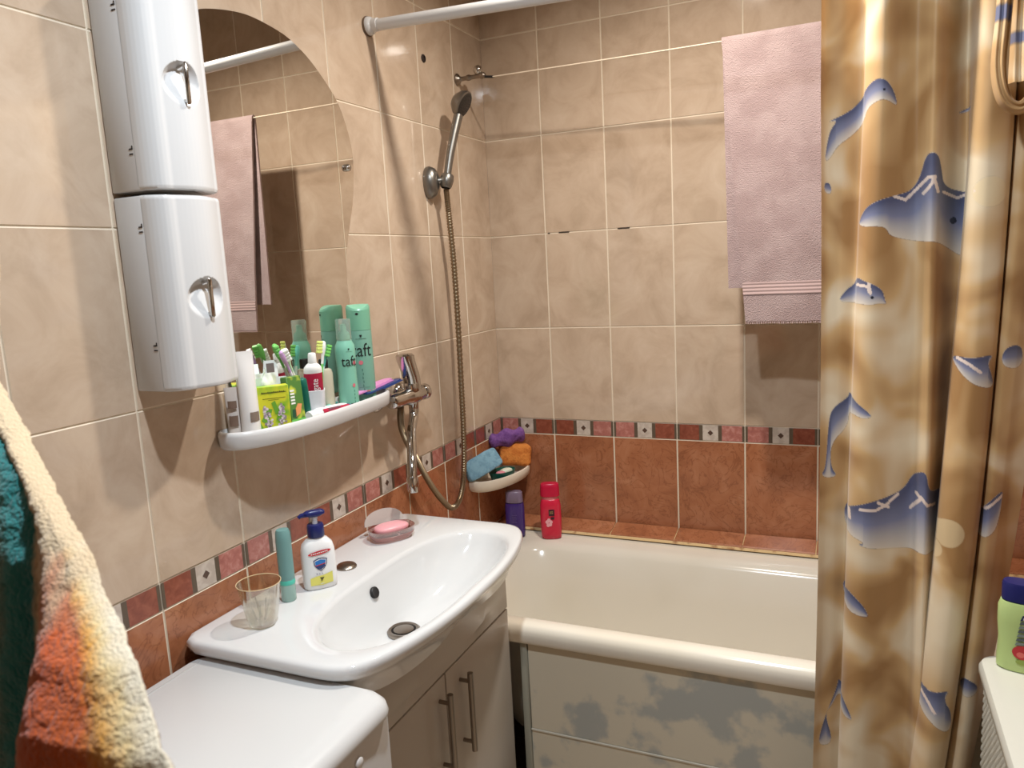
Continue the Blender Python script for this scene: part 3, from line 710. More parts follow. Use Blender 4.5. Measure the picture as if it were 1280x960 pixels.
def lying_brush(label, a, c, mh, mb):
    a, c = Vector(a), Vector(c); ax = (c-a).normalized()
    t = thing('toothbrush', label, 'toothbrush', a, 'toothbrushes lying on the shelf')
    Lh = (c-a).length
    b = MB(); b.tube([a+ax*Lh*k/8+Vector((0, 0, .0025*math.sin(PI*k/8))) for k in range(7)], [.003, .005, .0055, .0046, .004, .0032, .0028], 10); b.build('handle', mh, t)
    b = MB(); b.tube([a+ax*Lh*.75, a+ax*Lh*.85, a+ax*Lh*.96, c], [.0028, .0055, .0055, .002], 10, flat=.6); b.build('head', WHITE, t)
    s = ax.cross(Vector((0, 0, 1))); X = Matrix(((s.x, 0, ax.x), (s.y, 0, ax.y), (s.z, 1, ax.z))).to_4x4(); X.translation = a+ax*Lh*.9
    b = MB()
    for i in range(3): b.box(-.0045, .0045, .002, .011, -.010+i*.007, -.0045+i*.007, .0008, 1, X=X)
    b.build('bristles', mb, t)
lying_brush('pale teal toothbrush lying flat before the white cup', (.062, -1.022, SZ+.014), (.036, -.900, SZ+.018), TEAL, WBRIST)
lying_brush('light blue toothbrush lying flat beside the mousse can', (.052, -1.000, SZ+.007), (.036, -.868, SZ+.009), M('light_blue_plastic', rgb(110,166,210), .35), WBRIST)
# pink comb and blue comb at the right tip
def comb(label, P0, P1, w, mat, lift, ph, group):
    w *= 1.35
    P0, P1 = Vector(P0), Vector(P1); ax = (P1-P0).normalized(); Lh = (P1-P0).length; sd = ax.cross(Vector((0, 0, 1))).normalized(); up = Vector((0, 0, 1))
    def prof(u): return w*(.55+.45*math.sin(PI*min(1, u*.9+.12))**.7)
    b = MB(); nu = 24; top = []; bot = []
    for i in range(nu+1):
        u = i/nu; c = P0+ax*(Lh*u)+up*(lift*math.sin(PI*u*.5)); h = prof(u)/2*(1 if 0 < i < nu else .5)
        top.append([c-sd*h+up*.0016, c+sd*h+up*.0016, c+sd*h-up*.0016, c-sd*h-up*.0016])
    b.loft([[tuple(p) for p in r] for r in top], True, True, True)
    n = 22
    for k in range(n):
        u = .30+.62*k/n; c = P0+ax*(Lh*u)+up*(lift*math.sin(PI*u*.5)); h = prof(u)/2
        b.tube([c+sd*(h-.002), c+sd*(h+.010)], .0008, 6)
    tag(b.build('comb', mat, origin=P0), label, 'comb', group)
comb('pink comb lying on the right tip of the mirror shelf', (.062, -.905, SZ+.030), (.026, -.690, SZ+.030), .024, M('pink_plastic', rgb(216,140,196), .35), .004, 0, 'combs on the shelf')
comb('navy blue comb poking past the shelf tip towards the bath tap', (.070, -.86, SZ+.0265), (.042, -.672, SZ+.027), .020, M('navy_plastic', rgb(36,62,120), .35), .004, 1, 'combs on the shelf')

# ------------------------------------------------------------------ bath mixer, hose, shower
mix = thing('bath_mixer', 'chrome bath mixer tap with long spout on the left wall', 'tap', (0.0, -0.65, 1.172))
b = MB()
for y in (-.725, -.615):
    X = Matrix.Translation((.003, y, 1.172)) @ Matrix.Rotation(PI/2, 4, 'Y')
    b.lathe([(.03, 0), (.03, .004), (.022, .014), (.0145, .018), (.0145, .040), (.018, .041), (.018, .056), (.012, .058)], 28, X=X)
Y = Matrix.Translation((.062, -.757, 1.172)) @ Matrix.Rotation(-PI/2, 4, 'X')
b.lathe([(.012, .008), (.017, .012), (.0185, .025), (.0185, .07), (.022, .085), (.023, .107), (.022, .128), (.0185, .140), (.0185, .150), (.017, .156), (.012, .158)], 32, X=Y)
b.build('body', CHROME, mix)
b = MB(); b.lathe([(.022, .015), (.0225, .028), (.0205, .04), (.016, .05)], 28, (.066, -.652, 1.172)); b.build('cartridge_dome', CHROME, mix)
b = MB()
lv = [(.066, -.652, 1.205), (.067, -.656, 1.222), (.066, -.664, 1.245), (.064, -.670, 1.263), (.063, -.672, 1.276), (.062, -.672, 1.281)]
rings = []
for i, p in enumerate(lv):
    w = (.021, .0215, .021, .0215, .022, .018)[i]; d = (.0205, .0205, .0205, .0215, .022, .017)[i]
    rings.append([(p[0]+d*math.cos(2*PI*k/24), p[1]+w*math.copysign(abs(math.sin(2*PI*k/24))**.7, math.sin(2*PI*k/24)), p[2]) for k in range(24)])
b.loft(rings, True, True, True); b.build('lever', CHROME, mix)
b = MB()
sp = catmull([(.066, -.652, 1.160), (.066, -.652, 1.135), (.070, -.665, 1.115), (.085, -.700, 1.095), (.108, -.742, 1.070), (.128, -.778, 1.040), (.137, -.795, 1.012), (.139, -.799, .985)], 6)
b.tube(sp, [.0135-.002*min(1, i/12) for i in range(len(sp))], 18); b.build('spout', CHROME, mix)
b = MB(); b.tube([(.1375, -.7965, 1.004), (.138, -.798, 1.000), (.1395, -.8, .981), (.140, -.801, .970)], [.0125, .0142, .0142, .0125], 20); b.build('aerator', CHROME, mix)
b = MB(); X = Matrix.Translation((.062, -.601, 1.172)) @ Matrix.Rotation(-PI/2, 4, 'X'); b.lathe([(.0195, 0), (.0205, .003), (.0205, .016), (.018, .020), (.0005, .0205)], 24, X=X); b.build('diverter_knob', CHROME, mix)

hose = [(.058, -.700, 1.152), (.054, -.699, 1.125), (.050, -.688, 1.088), (.047, -.656, 1.040), (.045, -.619, .993), (.045, -.574, .928), (.045, -.517, .862), (.043, -.452, .812), (.041, -.398, .822), (.040, -.362, .886), (.038, -.343, 1.005), (.036, -.334, 1.148), (.036, -.330, 1.335), (.038, -.336, 1.495), (.042, -.354, 1.628), (.046, -.368, 1.700)]
hp = catmull(hose, 60)
b = MB(); b.tube(hp, [  .0076+.0009*(1 if i % 4 < 2 else -.6) for i in range(len(hp))], 10)
hs_o = b.build('shower_hose', M('bronzed_steel_hose', rgb(146,128,104), .34, .9), origin=hose[0]); tag(hs_o, 'ribbed metal shower hose looping from mixer up to hand shower', 'hose')
hh = thing('hand_shower', 'grey chrome hand shower held in its wall bracket', 'shower head', (.05, -.37, 1.72))
b = MB()
hd = catmull([(.047, -.371, 1.706), (.050, -.366, 1.73), (.056, -.352, 1.79), (.064, -.334, 1.85), (.072, -.318, 1.90)], 6)
b.tube(hd, [.0092+.0042*(i/len(hd)) for i in range(len(hd))], 16, flat=1.0)
b.build('handle', GREYCHROME, hh)
nd = Vector((.86, .06, -.50)).normalized(); q = nd.to_track_quat('Z', 'Y').to_matrix().to_4x4(); q.translation = Vector((.082, -.306, 1.930))
b = MB(); b.lathe([(.006, -.032), (.020, -.027), (.033, -.014), (.0375, -.002), (.0375, .004), (.034, .0065)], 36, X=q); b.build('head_shell', GREYCHROME, hh)
b = MB(); b.lathe([(.034, .0066), (.031, .008), (.0005, .0085)], 36, X=q, cap0=False)
for k in range(3):
    for j in range(8*(k+1)):
        a = 2*PI*j/(8*(k+1)); r = .009*(k+1)
        b.lathe([(.0011, .0078), (.0009, .0098)], 6, X=q @ Matrix.Translation((r*math.cos(a), r*math.sin(a), 0)))
b.build('spray_face', M('black_spray_face', rgb(38,34,32), .4), hh)
br = thing('shower_bracket', 'grey plastic shower bracket on the left wall', 'bracket', (0.0, -.375, 1.72))
b = MB()
rings = []
for x, hy, hz in ((.003, .026, .040), (.012, .027, .041), (.026, .022, .034), (.034, .012, .020)):
    rings.append([(x, -.392+hy*math.cos(2*PI*k/28)*(1.0), 1.722+hz*math.sin(2*PI*k/28)*(1 if math.sin(2*PI*k/28) > 0 else 1.15)) for k in range(28)])
b.loft(rings, True, True, True); b.build('wall_plate', GREYCHROME, br)
b = MB(); b.tube([(.018, -.386, 1.722), (.040, -.372, 1.724)], [.010, .011], 16)
ph = Vector((.049, -.3675, 1.722)); axh = Vector((.10, .24, .96)).normalized(); q = axh.to_track_quat('Z', 'Y').to_matrix().to_4x4(); q.translation = ph
b.lathe([(.0125, -.020), (.0160, -.016), (.0190, 0), (.0180, .014), (.0155, .018), (.0118, .018), (.0105, -.020)], 28, X=q, cap0=False, cap1=False); b.build('holder_ring', GREYCHROME, br)
# old wall hook near the corner
wh = thing('wall_hook', 'chrome wall hook high in the shower corner, holding the clothesline end', 'hook', (0.0, -.177, 2.03))
b = MB(); X = Matrix.Translation((.003, -.177, 2.030)) @ Matrix.Rotation(PI/2, 4, 'Y'); b.lathe([(.017, 0), (.017, .003), (.010, .009), (.0062, .014), (.0062, .030), (.0085, .034), (.0085, .042), (.006, .046), (.006, .074), (.0088, .078), (.0088, .088), (.005, .092)], 24, X=X); b.build('arm', STEEL, wh)
b = MB(); b.sphere((.072, -.177, 2.047), .0135, 24); b.build('glint_ball', CHROME, wh)  # ball added to imitate the lamp's bright glint on the corner tile
b = MB(); b.tube([(.092, -.177, 2.026), (.118, -.177, 2.022), (.128, -.177, 2.021)], [.0036, .0036, .001], 10); b.build('tip', DARK, wh)
b = MB(); X = Matrix.Translation((.0022, -.37, 2.049)) @ Matrix.Rotation(PI/2, 4, 'Y'); b.lathe([(.011, 0), (.010, .003), (.006, .004), (.0055, .001), (.0003, .001)], 14, X=X)
tag(b.build('wall_plug', M('dark_plug', rgb(44,32,28), .7), origin=(.002, -.37, 2.049)), 'small dark plug in the left wall above the hand shower', 'plug')

# ------------------------------------------------------------------ curtain rod, curtain
rod = thing('curtain_rod', 'white shower curtain rod running from wall to wall', 'rod', (0.0, -.632, 2.067))
def rodp(x): return (x, -.632+.018*x, 2.067-.030*x)
b = MB(); b.tube([rodp(.004), rodp(.7), rodp(.72), rodp(1.694)], [.0135, .0135, .0125, .0125], 24); b.build('pole', WPLAST, rod)
for xx, s in ((.0035, 1), (1.6965, -1)):
    p = rodp(xx); X = Matrix.Translation(p) @ Matrix.Rotation(s*PI/2, 4, 'Y'); b = MB(); b.lathe([(.021, 0), (.0215, .004), (.0195, .012), (.0155, .016), (.015, .03)], 28, X=X); b.build('end_cap', WPLAST, rod)
b = MB(); X = Matrix.Translation(rodp(.0045)) @ Matrix.Rotation(PI/2, 4, 'Y'); b.lathe([(.0228, -.001), (.0228, .002), (.0222, .003)], 28, X=X); b.build('gasket', M('brown_gasket', rgb(104,84,66), .7), rod)

CURT = [(1.0166,1.0224,1.0186,0.012),(1.0272,1.0334,1.0301,0.0),(1.0557,1.0531,1.0479,-0.004),(1.0867,1.0755,1.0685,-0.008),(1.0917,1.081,1.0658,0.022),(1.1044,1.0943,1.0773,0.045),(1.1245,1.1166,1.1052,0.052),(1.1478,1.1499,1.143,0.034),(1.1733,1.1789,1.1775,0.024),(1.1895,1.1931,1.1925,0.04),(1.2036,1.2052,1.2026,0.046),(1.2198,1.2169,1.2122,0.026),(1.243,1.2408,1.2209,-0.020),(1.2585,1.2544,1.208,-0.028),(1.26,1.239,1.1932,0.03),(1.2677,1.2477,1.2013,0.062),(1.2868,1.2703,1.221,0.072),(1.3113,1.2957,1.2428,0.058),(1.3224,1.3069,1.2535,0.03),(1.3225,1.3089,1.253,0.0),(1.3272,1.3095,1.2563,0.028),(1.3428,1.3192,1.27,0.042),(1.3605,1.3351,1.2867,0.03),(1.3772,1.3543,1.301,0.0),(1.3968,1.3792,1.309,-0.02)]
CLEV = (1.776, 1.276, 0.58)
DOLPH = [[(1.1443,1.7238),(1.1387,1.7493),(1.1255,1.7703),(1.1087,1.7754),(1.0933,1.7651),(1.0857,1.7494),(1.0635,1.7299),(1.0259,1.7161),(1.0462,1.7179),(1.0329,1.7024),(1.0265,1.6673),(1.0254,1.6458),(1.0322,1.648),(1.0468,1.6722),(1.0668,1.6842),(1.0903,1.7069),(1.0952,1.7286),(1.1158,1.7385),(1.1287,1.7354)],
[(1.084,1.5195),(1.0877,1.5395),(1.0981,1.5559),(1.1189,1.5656),(1.1511,1.5729),(1.1689,1.5784),(1.1823,1.5994),(1.1901,1.6401),(1.2087,1.6381),(1.2156,1.6101),(1.22,1.5808),(1.2591,1.5706),(1.30,1.56),(1.31,1.46),(1.2574,1.4555),(1.235,1.4706),(1.2124,1.4858),(1.1848,1.4875),(1.1358,1.499),(1.1303,1.5136),(1.1198,1.5186)],
[(1.0493,1.3834),(1.0654,1.4066),(1.0789,1.4149),(1.0827,1.4295),(1.0949,1.4217),(1.111,1.4152),(1.1258,1.4045),(1.1301,1.3869),(1.1328,1.3781),(1.1196,1.3814),(1.1064,1.3774),(1.0794,1.3811)],
[(1.2387,1.2802),(1.2422,1.2873),(1.2646,1.283),(1.3019,1.29),(1.2904,1.2732),(1.2982,1.2549),(1.3036,1.2338),(1.2928,1.2308),(1.2744,1.2362),(1.2619,1.2446),(1.2492,1.2588)],
[(1.3134,1.2648),(1.316,1.2997),(1.3476,1.3037),(1.349,1.2609)],
[(1.1125,1.1725),(1.1056,1.1828),(1.0821,1.2003),(1.0723,1.2137),(1.0725,1.2016),(1.0435,1.1811),(1.0368,1.1532),(1.0336,1.0646),(1.0252,1.0515),(1.0339,1.0427),(1.0551,1.0472),(1.0421,1.0651),(1.0415,1.1116),(1.0719,1.1453),(1.0728,1.1773),(1.0963,1.169)],
[(1.0675,0.9606),(1.0684,0.9967),(1.1015,1.0118),(1.1421,1.0241),(1.1685,1.0382),(1.1837,1.0692),(1.203,1.0779),(1.2078,1.038),(1.2307,1.0359),(1.26,1.02),(1.26,.93),(1.2234,0.9221),(1.1708,0.9273),(1.1167,0.9263),(1.0889,0.9329),(1.1055,0.9377),(1.0747,0.9472)],
[(1.2873,0.9954),(1.2952,1.0224),(1.3249,1.0493),(1.3231,1.0275),(1.3214,1.0056),(1.3127,0.9698),(1.2859,0.9599)],
[(1.0662,0.8466),(1.1004,0.8223),(1.1133,0.7986),(1.105,0.7959),(1.0697,0.8022)],
[(1.1888,0.706),(1.2054,0.6805),(1.2472,0.6926),(1.236,0.6735),(1.251,0.6466),(1.2508,0.6027),(1.2173,0.6276),(1.1968,0.6474)],
[(1.2675,0.7054),(1.2934,0.6915),(1.294,0.6701),(1.266,0.665)],
[(1.0619,0.6387),(1.0913,0.5901),(1.0726,0.5913),(1.0623,0.6058),(1.051,0.5788),(1.0366,0.5592),(1.055,0.4962),(1.0226,0.4856),(1.0367,0.5509),(1.0593,0.6168)],
[(1.0245,1.6082),(1.0355,1.6043),(1.0371,1.5839),(1.0247,1.5879)],
[(1.2422,1.71),(1.2715,1.7221),(1.2694,1.7145),(1.2458,1.7068)]]
STROKES = [[(1.0876,1.5452),(1.0954,1.5575),(1.1085,1.5651)],[(1.1422,1.5694),(1.1603,1.5623),(1.1703,1.5727),(1.185,1.5881),(1.1948,1.5983),(1.2048,1.5973)],[(1.1879,1.5712),(1.2001,1.5867),(1.2023,1.5976),(1.2103,1.572)],[(1.2202,1.5712),(1.2449,1.5609),(1.2616,1.5677)],
[(1.0948,0.9989),(1.1223,0.9996),(1.1384,1.0085),(1.1581,1.0283)],[(1.1248,1.0136),(1.1425,1.0043)],[(1.1798,1.0027),(1.1951,1.025),(1.1884,1.0336)],[(1.195,1.028),(1.2057,1.0139),(1.2187,1.0119)],[(1.0754,0.9942),(1.0771,0.9772)],[(1.2966,1.0152),(1.305,1.0217),(1.324,1.0377)],[(1.2461,1.283),(1.2624,1.2731),(1.2799,1.259)],[(1.0843,1.4147),(1.1031,1.4111),(1.106,1.3993)],[(1.1974,0.6791),(1.2111,0.6642),(1.2221,0.6474)],[(1.103,1.4184),(1.1033,1.4024)]]
def in_poly(P, x, z):
    c = np.zeros(x.shape, bool); n = len(P)
    for i in range(n):
        (ax_, az), (bx_, bz) = P[i], P[(i+1) % n]
        if az == bz: continue
        c ^= ((az > z) != (bz > z)) & (x < (bx_-ax_)*(z-az)/(bz-az)+ax_)
    return c
def seg_d(a, c, x, z):
    dx, dz = c[0]-a[0], c[1]-a[1]; t = np.clip(((x-a[0])*dx+(z-a[1])*dz)/(dx*dx+dz*dz), 0, 1)
    return np.hypot(x-a[0]-t*dx, z-a[1]-t*dz)
def print_colors(x, z, fold):
    """printed dolphins: RGBA, alpha 0 where only the sandy ground shows"""
    out = np.zeros((len(x), 4), np.float32)
    for (cx_, cz, r) in ((1.2855, 1.5643, .026), (1.2376, .9732, .026), (1.21, .9404, .02)):
        d = np.hypot((x-cx_), z-cz); k = (d < r) & (fold == 1)
        sh = np.clip(1-d/r, 0, 1)
        col = np.array(rgb(222,200,158)); out[k, :3] = col; out[k, 3] = .6*np.clip((r-d[k])/.002, 0, 1)
    for pi, P in enumerate(DOLPH):
        P = list(P)
        for _ in range(2):
            P = [q for i in range(len(P)) for q in ((.75*P[i][0]+.25*P[(i+1) % len(P)][0], .75*P[i][1]+.25*P[(i+1) % len(P)][1]), (.25*P[i][0]+.75*P[(i+1) % len(P)][0], .25*P[i][1]+.75*P[(i+1) % len(P)][1]))]
        g = 1 if pi in (3, 9) else 2 if pi in (4, 7, 10) else 0
        xs_ = [q[0] for q in P]; zs_ = [p[1] for p in P]
        k = (fold == g) & (x > min(xs_)-.002) & (x < max(xs_)+.002) & (z > min(zs_)-.002) & (z < max(zs_)+.002)
        if not k.any(): continue
        xx = x[k]; zz = z[k]
        ins = in_poly(P, xx, zz); ed = np.full(xx.shape, 9.0)
        for i in range(len(P)): ed = np.minimum(ed, seg_d(P[i], P[(i+1) % len(P)], xx, zz))
        al = np.clip(.5+np.where(ins, ed, -ed)/.0016, 0, 1)
        up = np.full(xx.shape, 9.0); dn = np.full(xx.shape, 9.0); n = len(P)
        for i in range(n):
            a, c = P[i], P[(i+1) % n]
            lo, hi = min(a[0], c[0]), max(a[0], c[0])
            w = (xx >= lo) & (xx <= hi) & (hi > lo)
            ze = a[1]+(c[1]-a[1])*(xx-a[0])/((c[0]-a[0]) or 1e-9)
            dn = np.where(w & (ze < zz), np.minimum(dn, zz-ze), dn); up = np.where(w & (ze > zz), np.minimum(up, ze-zz), up)
        f = (np.minimum(dn, .2)/(np.minimum(dn, .2)+np.minimum(up, .2)+1e-6))
        top = np.array(rgb(70,78,110)); mid = np.array(rgb(116,122,150)); bel = np.array(rgb(208,198,184))
        f = f[:, None]
        col = np.where(f > .5, mid+(top-mid)*np.clip((f-.5)*2.6, 0, 1), bel+(mid-bel)*np.clip(f/.5, 0, 1)**1.1)
        al = al[:, None]*.96; old = out[k]
        na = al+old[:, 3:4]*(1-al)
        out[k, :3] = np.where(na > 0, (col*al+old[:, :3]*old[:, 3:4]*(1-al))/np.maximum(na, 1e-6), 0); out[k, 3] = na[:, 0]
    for S in STROKES:
        d = np.full(x.shape, 9.0)
        for i in range(len(S)-1): d = np.minimum(d, seg_d(S[i], S[i+1], x, z))
        k = (d < .0026) & (out[:, 3] > .5)
        out[k, :3] = rgb(224,206,196); out[k, 3] = .9
    for (ex, ez, r) in ((1.2386, 1.5216, .006), (1.1088, 1.392, .0028), (1.122, 1.7543, .002)):
        k = (np.hypot(x-ex, z-ez) < r) & (fold == 0); out[k, :3] = rgb(22,24,40); out[k, 3] = 1
    return out
CURTM = attr_mat('dolphin_print_satin', 'print', .5, bump=(900, .08, .0003), base=(rgb(160,120,74), rgb(196,160,112), rgb(220,202,172)), sheen=.15)
def curtain_cloth(nu, nv, ztop, zbot):
    n = len(CURT); pts = []
    X = np.zeros((nv+1, nu+1)); Y = np.zeros_like(X); Z = np.zeros_like(X)
    # resample every level with Catmull-Rom in the fold parameter
    def cr(P, t):
        i = min(int(t), len(P)-2); f = t-i
        a, b_, c, d = P[max(i-1, 0)], P[i], P[i+1], P[min(i+2, len(P)-1)]
        return .5*((2*b_)+(c-a)*f+(2*a-5*b_+4*c-d)*f*f+(3*b_-a-3*c+d)*f**3)
    lev = [[cr([q[l] for q in CURT], (n-1)*i/nu) for i in range(nu+1)] for l in range(3)]
    dep = np.array([cr([q[3] for q in CURT], (n-1)*i/nu) for i in range(nu+1)])
    l0, l1, l2 = (np.array(l) for l in lev)
    for j in range(nv+1):
        z = ztop+(zbot-ztop)*j/nv
        t0, t1, t2 = CLEV
        w0 = (z-t1)*(z-t2)/((t0-t1)*(t0-t2)); w1 = (z-t0)*(z-t2)/((t1-t0)*(t1-t2)); w2 = (z-t0)*(z-t1)/((t2-t0)*(t2-t1))
        if z > t0: s = (z-t0); w0, w1, w2 = 1+s*.6, -s*.6, 0
        X[j] = l0*w0+l1*w1+l2*w2
        yb = -.665-(2.05-z)/(2.05-.62)*.085
        if z < .62: yb = -.750-(.62-z)*.02
        wob = np.array([.004*mnoise.noise(Vector((i*14/nu, z*2.2, 3.1))) for i in range(nu+1)])
        Y[j] = yb-dep*(1+.25*math.sin(z*3.1+.4))-wob; Z[j] = z
    return X, Y, Z
NU, NV = 420, 1000
X, Y, Z = curtain_cloth(NU, NV, 2.028, .22)
verts = np.stack([X.ravel(), Y.ravel(), Z.ravel()], 1)
ii = np.arange((NU+1)*(NV+1)).reshape(NV+1, NU+1)
quads = np.stack([ii[:-1, :-1], ii[:-1, 1:], ii[1:, 1:], ii[1:, :-1]], -1).reshape(-1, 4)
cur = thing('shower_curtain', 'sand coloured shower curtain printed with blue dolphins, gathered at right', 'shower curtain', (1.2, -.72, .22))
def np_mesh(name, V, Q, mat, parent, cols, attr):
    o0 = WL[parent.name]; me = bpy.data.meshes.new(name)
    me.from_pydata((V-np.array(o0)).tolist(), [], Q.tolist()); me.materials.append(mat)
    me.polygons.foreach_set('use_smooth', [True]*len(me.polygons))
    a = me.color_attributes.new(attr, 'FLOAT_COLOR', 'POINT'); a.data.foreach_set('color', cols.ravel().astype(np.float32)); me.update()
    o = bpy.data.objects.new(name, me); COL.objects.link(o); o.parent = parent; WL[o.name] = o0.copy(); return o
np_mesh('cloth', verts, quads, CURTM, cur, print_colors(verts[:, 0], verts[:, 2], np.tile(np.where(np.arange(NU+1)*(len(CURT)-1)/NU < 13.6, 0, np.where(np.arange(NU+1)*(len(CURT)-1)/NU < 18.6, 1, 2)), NV+1)), 'print')
# the slack of the curtain slung in a loop over its right side
def swag(path, w, name, twist):
    P = catmull(path, 14); V = []; nu = 16
    for i, p in enumerate(P):
        t = (P[min(i+1, len(P)-1)]-P[max(i-1, 0)]).normalized(); s = t.cross(Vector((0, -1, 0))).normalized()
        for k in range(nu+1):
            u = k/nu*2-1
            V.append(p+s*(w*u)+Vector((0, -1, 0))*(.012*math.cos(u*PI*.5)+.004*math.cos(u*7+i*.05)))
    V = np.array([tuple(p) for p in V]); n = len(P); ii = np.arange(n*(nu+1)).reshape(n, nu+1)
    Q = np.stack([ii[:-1, :-1], ii[:-1, 1:], ii[1:, 1:], ii[1:, :-1]], -1).reshape(-1, 4)
    cols = np.zeros((len(V), 4), np.float32)
    for (zz0, zz1) in twist:
        k = (V[:, 2] > zz0) & (V[:, 2] < zz1); cols[k, :3] = rgb(92,100,132); cols[k, 3] = .95
    return np_mesh(name, V, Q, CURTM, cur, cols, 'print')
swag([(1.292, -.765, 2.015), (1.290, -.775, 1.93), (1.288, -.785, 1.84), (1.283, -.795, 1.755), (1.292, -.80, 1.705), (1.312, -.80, 1.688), (1.330, -.80, 1.702), (1.338, -.80, 1.74), (1.338, -.795, 1.80), (1.336, -.785, 1.90), (1.338, -.775, 2.015)], .0105, 'swag', ((1.822, 1.850),))
swag([(1.325, -.745, 2.015), (1.322, -.755, 1.9), (1.318, -.765, 1.80), (1.316, -.775, 1.73)], .016, 'swag', ((1.79, 1.81),))
for k in range(7):                                   # rings on the rod, above the picture
    x = 1.03+.05*k; b = MB(); c = rodp(x)
    b.tube([(c[0], c[1]+.020*math.cos(2*PI*j/20), c[2]-.006+.024*math.sin(2*PI*j/20)) for j in range(21)], .0018, 6); b.build('curtain_ring', WPLAST, cur)

# ------------------------------------------------------------------ pink towel on its rail
tw = thing('clothesline', 'thin white clothesline stretched from the chrome hook behind the pink towel', 'clothesline', (.1, -.18, 2.02))
lp = catmull([(.112, -.178, 2.022), (.30, -.185, 2.018), (.60, -.196, 2.0125), (.767, -.203, 2.010), (1.06, -.205, 2.009), (1.4, -.203, 2.012), (1.694, -.200, 2.018)], 12)
b = MB(); b.tube(lp, .0021, 8); b.build('cord', M('cord_white', rgb(222,206,184), .8), tw)
b = MB(); X = Matrix.Translation((XR-.0025, -.2, 2.018)) @ Matrix.Rotation(-PI/2, 4, 'Y'); b.lathe([(.014, 0), (.014, .003), (.005, .006), (.004, .014), (.0005, .016)], 20, X=X); b.build('wall_eyelet', CHROME, tw)
pt = thing('bath_towel', 'dusty pink terry towel folded over the clothesline by the curtain edge', 'towel', (.92, -.2, 1.307))
PINK = M('pink_terry', rgb(178,155,152), .95, var=(14, rgb(166,142,139), 4, .4, .62), bump=(420, .9, .004), sheen=.35)
PINK2 = M('pink_band', rgb(186,160,156), .85, bump=(700, .3, .001), sheen=.2)
def towel_pt(u, s):
    """s runs from the front hem up over the rail and down the back"""
    zt = 2.0155; zf = 1.307; zb = 1.393
    lf = zt-zf; lb = zt-zb
    if s < .5:
        k = s/.5; z = zf+lf*k; side = 0
    else:
        k = (s-.5)/.5; z = zt-lb*k; side = 1
    d = (zt-z)
    y = (-.2105-.014*min(1, d/.5)) if side == 0 else (-.1965+.002*min(1, d/.5))
    xl = (.767+.056*min(1, d/.71)) if side == 0 else (.767+.010*min(1, d/.62))
    xr = 1.075
    x = xl+(xr-xl)*u
    w = min(1, d/.3)
    y += w*(.006*mnoise.noise(Vector((x*9, z*2, side*5.0)))+.004*math.sin(x*40+z*3))*(1 if side == 0 else .5)
    dz = .0022*mnoise.noise(Vector((x*30, side*3.3, 0)))
    return x, y, z+dz*(1 if d > .3 else 0)
ARC = [(-.2105, 1.9972), (-.2108, 2.005), (-.2092, 2.0115), (-.2062, 2.0155), (-.2025, 2.0163), (-.1992, 2.0135), (-.1972, 2.007), (-.1965, 1.9972)]
def towel_full(u, s):
    if s < .47: return towel_pt(u, s/.47*.4871)
    if s > .53: return towel_pt(u, .5147+(s-.53)/.47*.4853)
    k = (s-.47)/.06*(len(ARC)-1); i = min(int(k), len(ARC)-2); f = k-i
    return (.767+(1.075-.767)*u, ARC[i][0]*(1-f)+ARC[i+1][0]*f, ARC[i][1]*(1-f)+ARC[i+1][1]*f)
b = MB(); b.sheet(towel_full, 60, 260, .0065); b.build('terry_cloth', PINK, pt, smooth=80)
b = MB()
for z0_, z1_ in ((1.376, 1.407),):
    def band(u, v):
        z = z0_+(z1_-z0_)*v; k = (z-1.307)/(2.0155-1.307)*.5; p = towel_pt(u*.995+.0025, k); return (p[0], p[1]-.0042-.0006*math.sin(v*PI*7), z)
    b.sheet(band, 60, 28, .0012)
b.build('woven_band', PINK2, pt)
b = MB()
for i in range(70):
    p = towel_pt((i+.5)/70, 0.0); b.tube([(p[0], p[1], p[2]+.006), (p[0]+.0015*math.sin(i*2.1), p[1]-.001, p[2]-.006)], [.0026, .0016], 5)
b.build('fringe', PINK2, pt)

# ------------------------------------------------------------------ corner tray with sponges
tray = thing('corner_shelf', 'small cream plastic tray on the left wall in the bath corner', 'shelf', (0.0, -.15, .79))
to = [(.001, -.262), (.030, -.268), (.062, -.252), (.088, -.215), (.106, -.165), (.116, -.11), (.116, -.06), (.104, -.024), (.08, -.012), (.001, -.012)]
to = [(p.x, p.y) for p in catmull([(a, c, 0) for a, c in to], 6)]
def tray_ring(off, z):
    R = []; n = len(to)
    for i, (x, y) in enumerate(to):
        t = (Vector((*to[min(i+1, n-1)], 0))-Vector((*to[max(i-1, 0)], 0))).normalized()
        R.append((max(.0035, x+t.y*off), min(-.006, y-t.x*off), z))
    return R
b = MB(); b.loft([tray_ring(-.03, .794), tray_ring(-.01, .797), tray_ring(0, .807), tray_ring(.002, .826), tray_ring(0, .832), tray_ring(-.004, .833), tray_ring(-.007, .829), tray_ring(-.010, .811), tray_ring(-.016, .807)], True, True, True)
b.build('tray_body', M('cream_plastic', rgb(226,214,196), .35), tray, smooth=50)
TZ = .8075
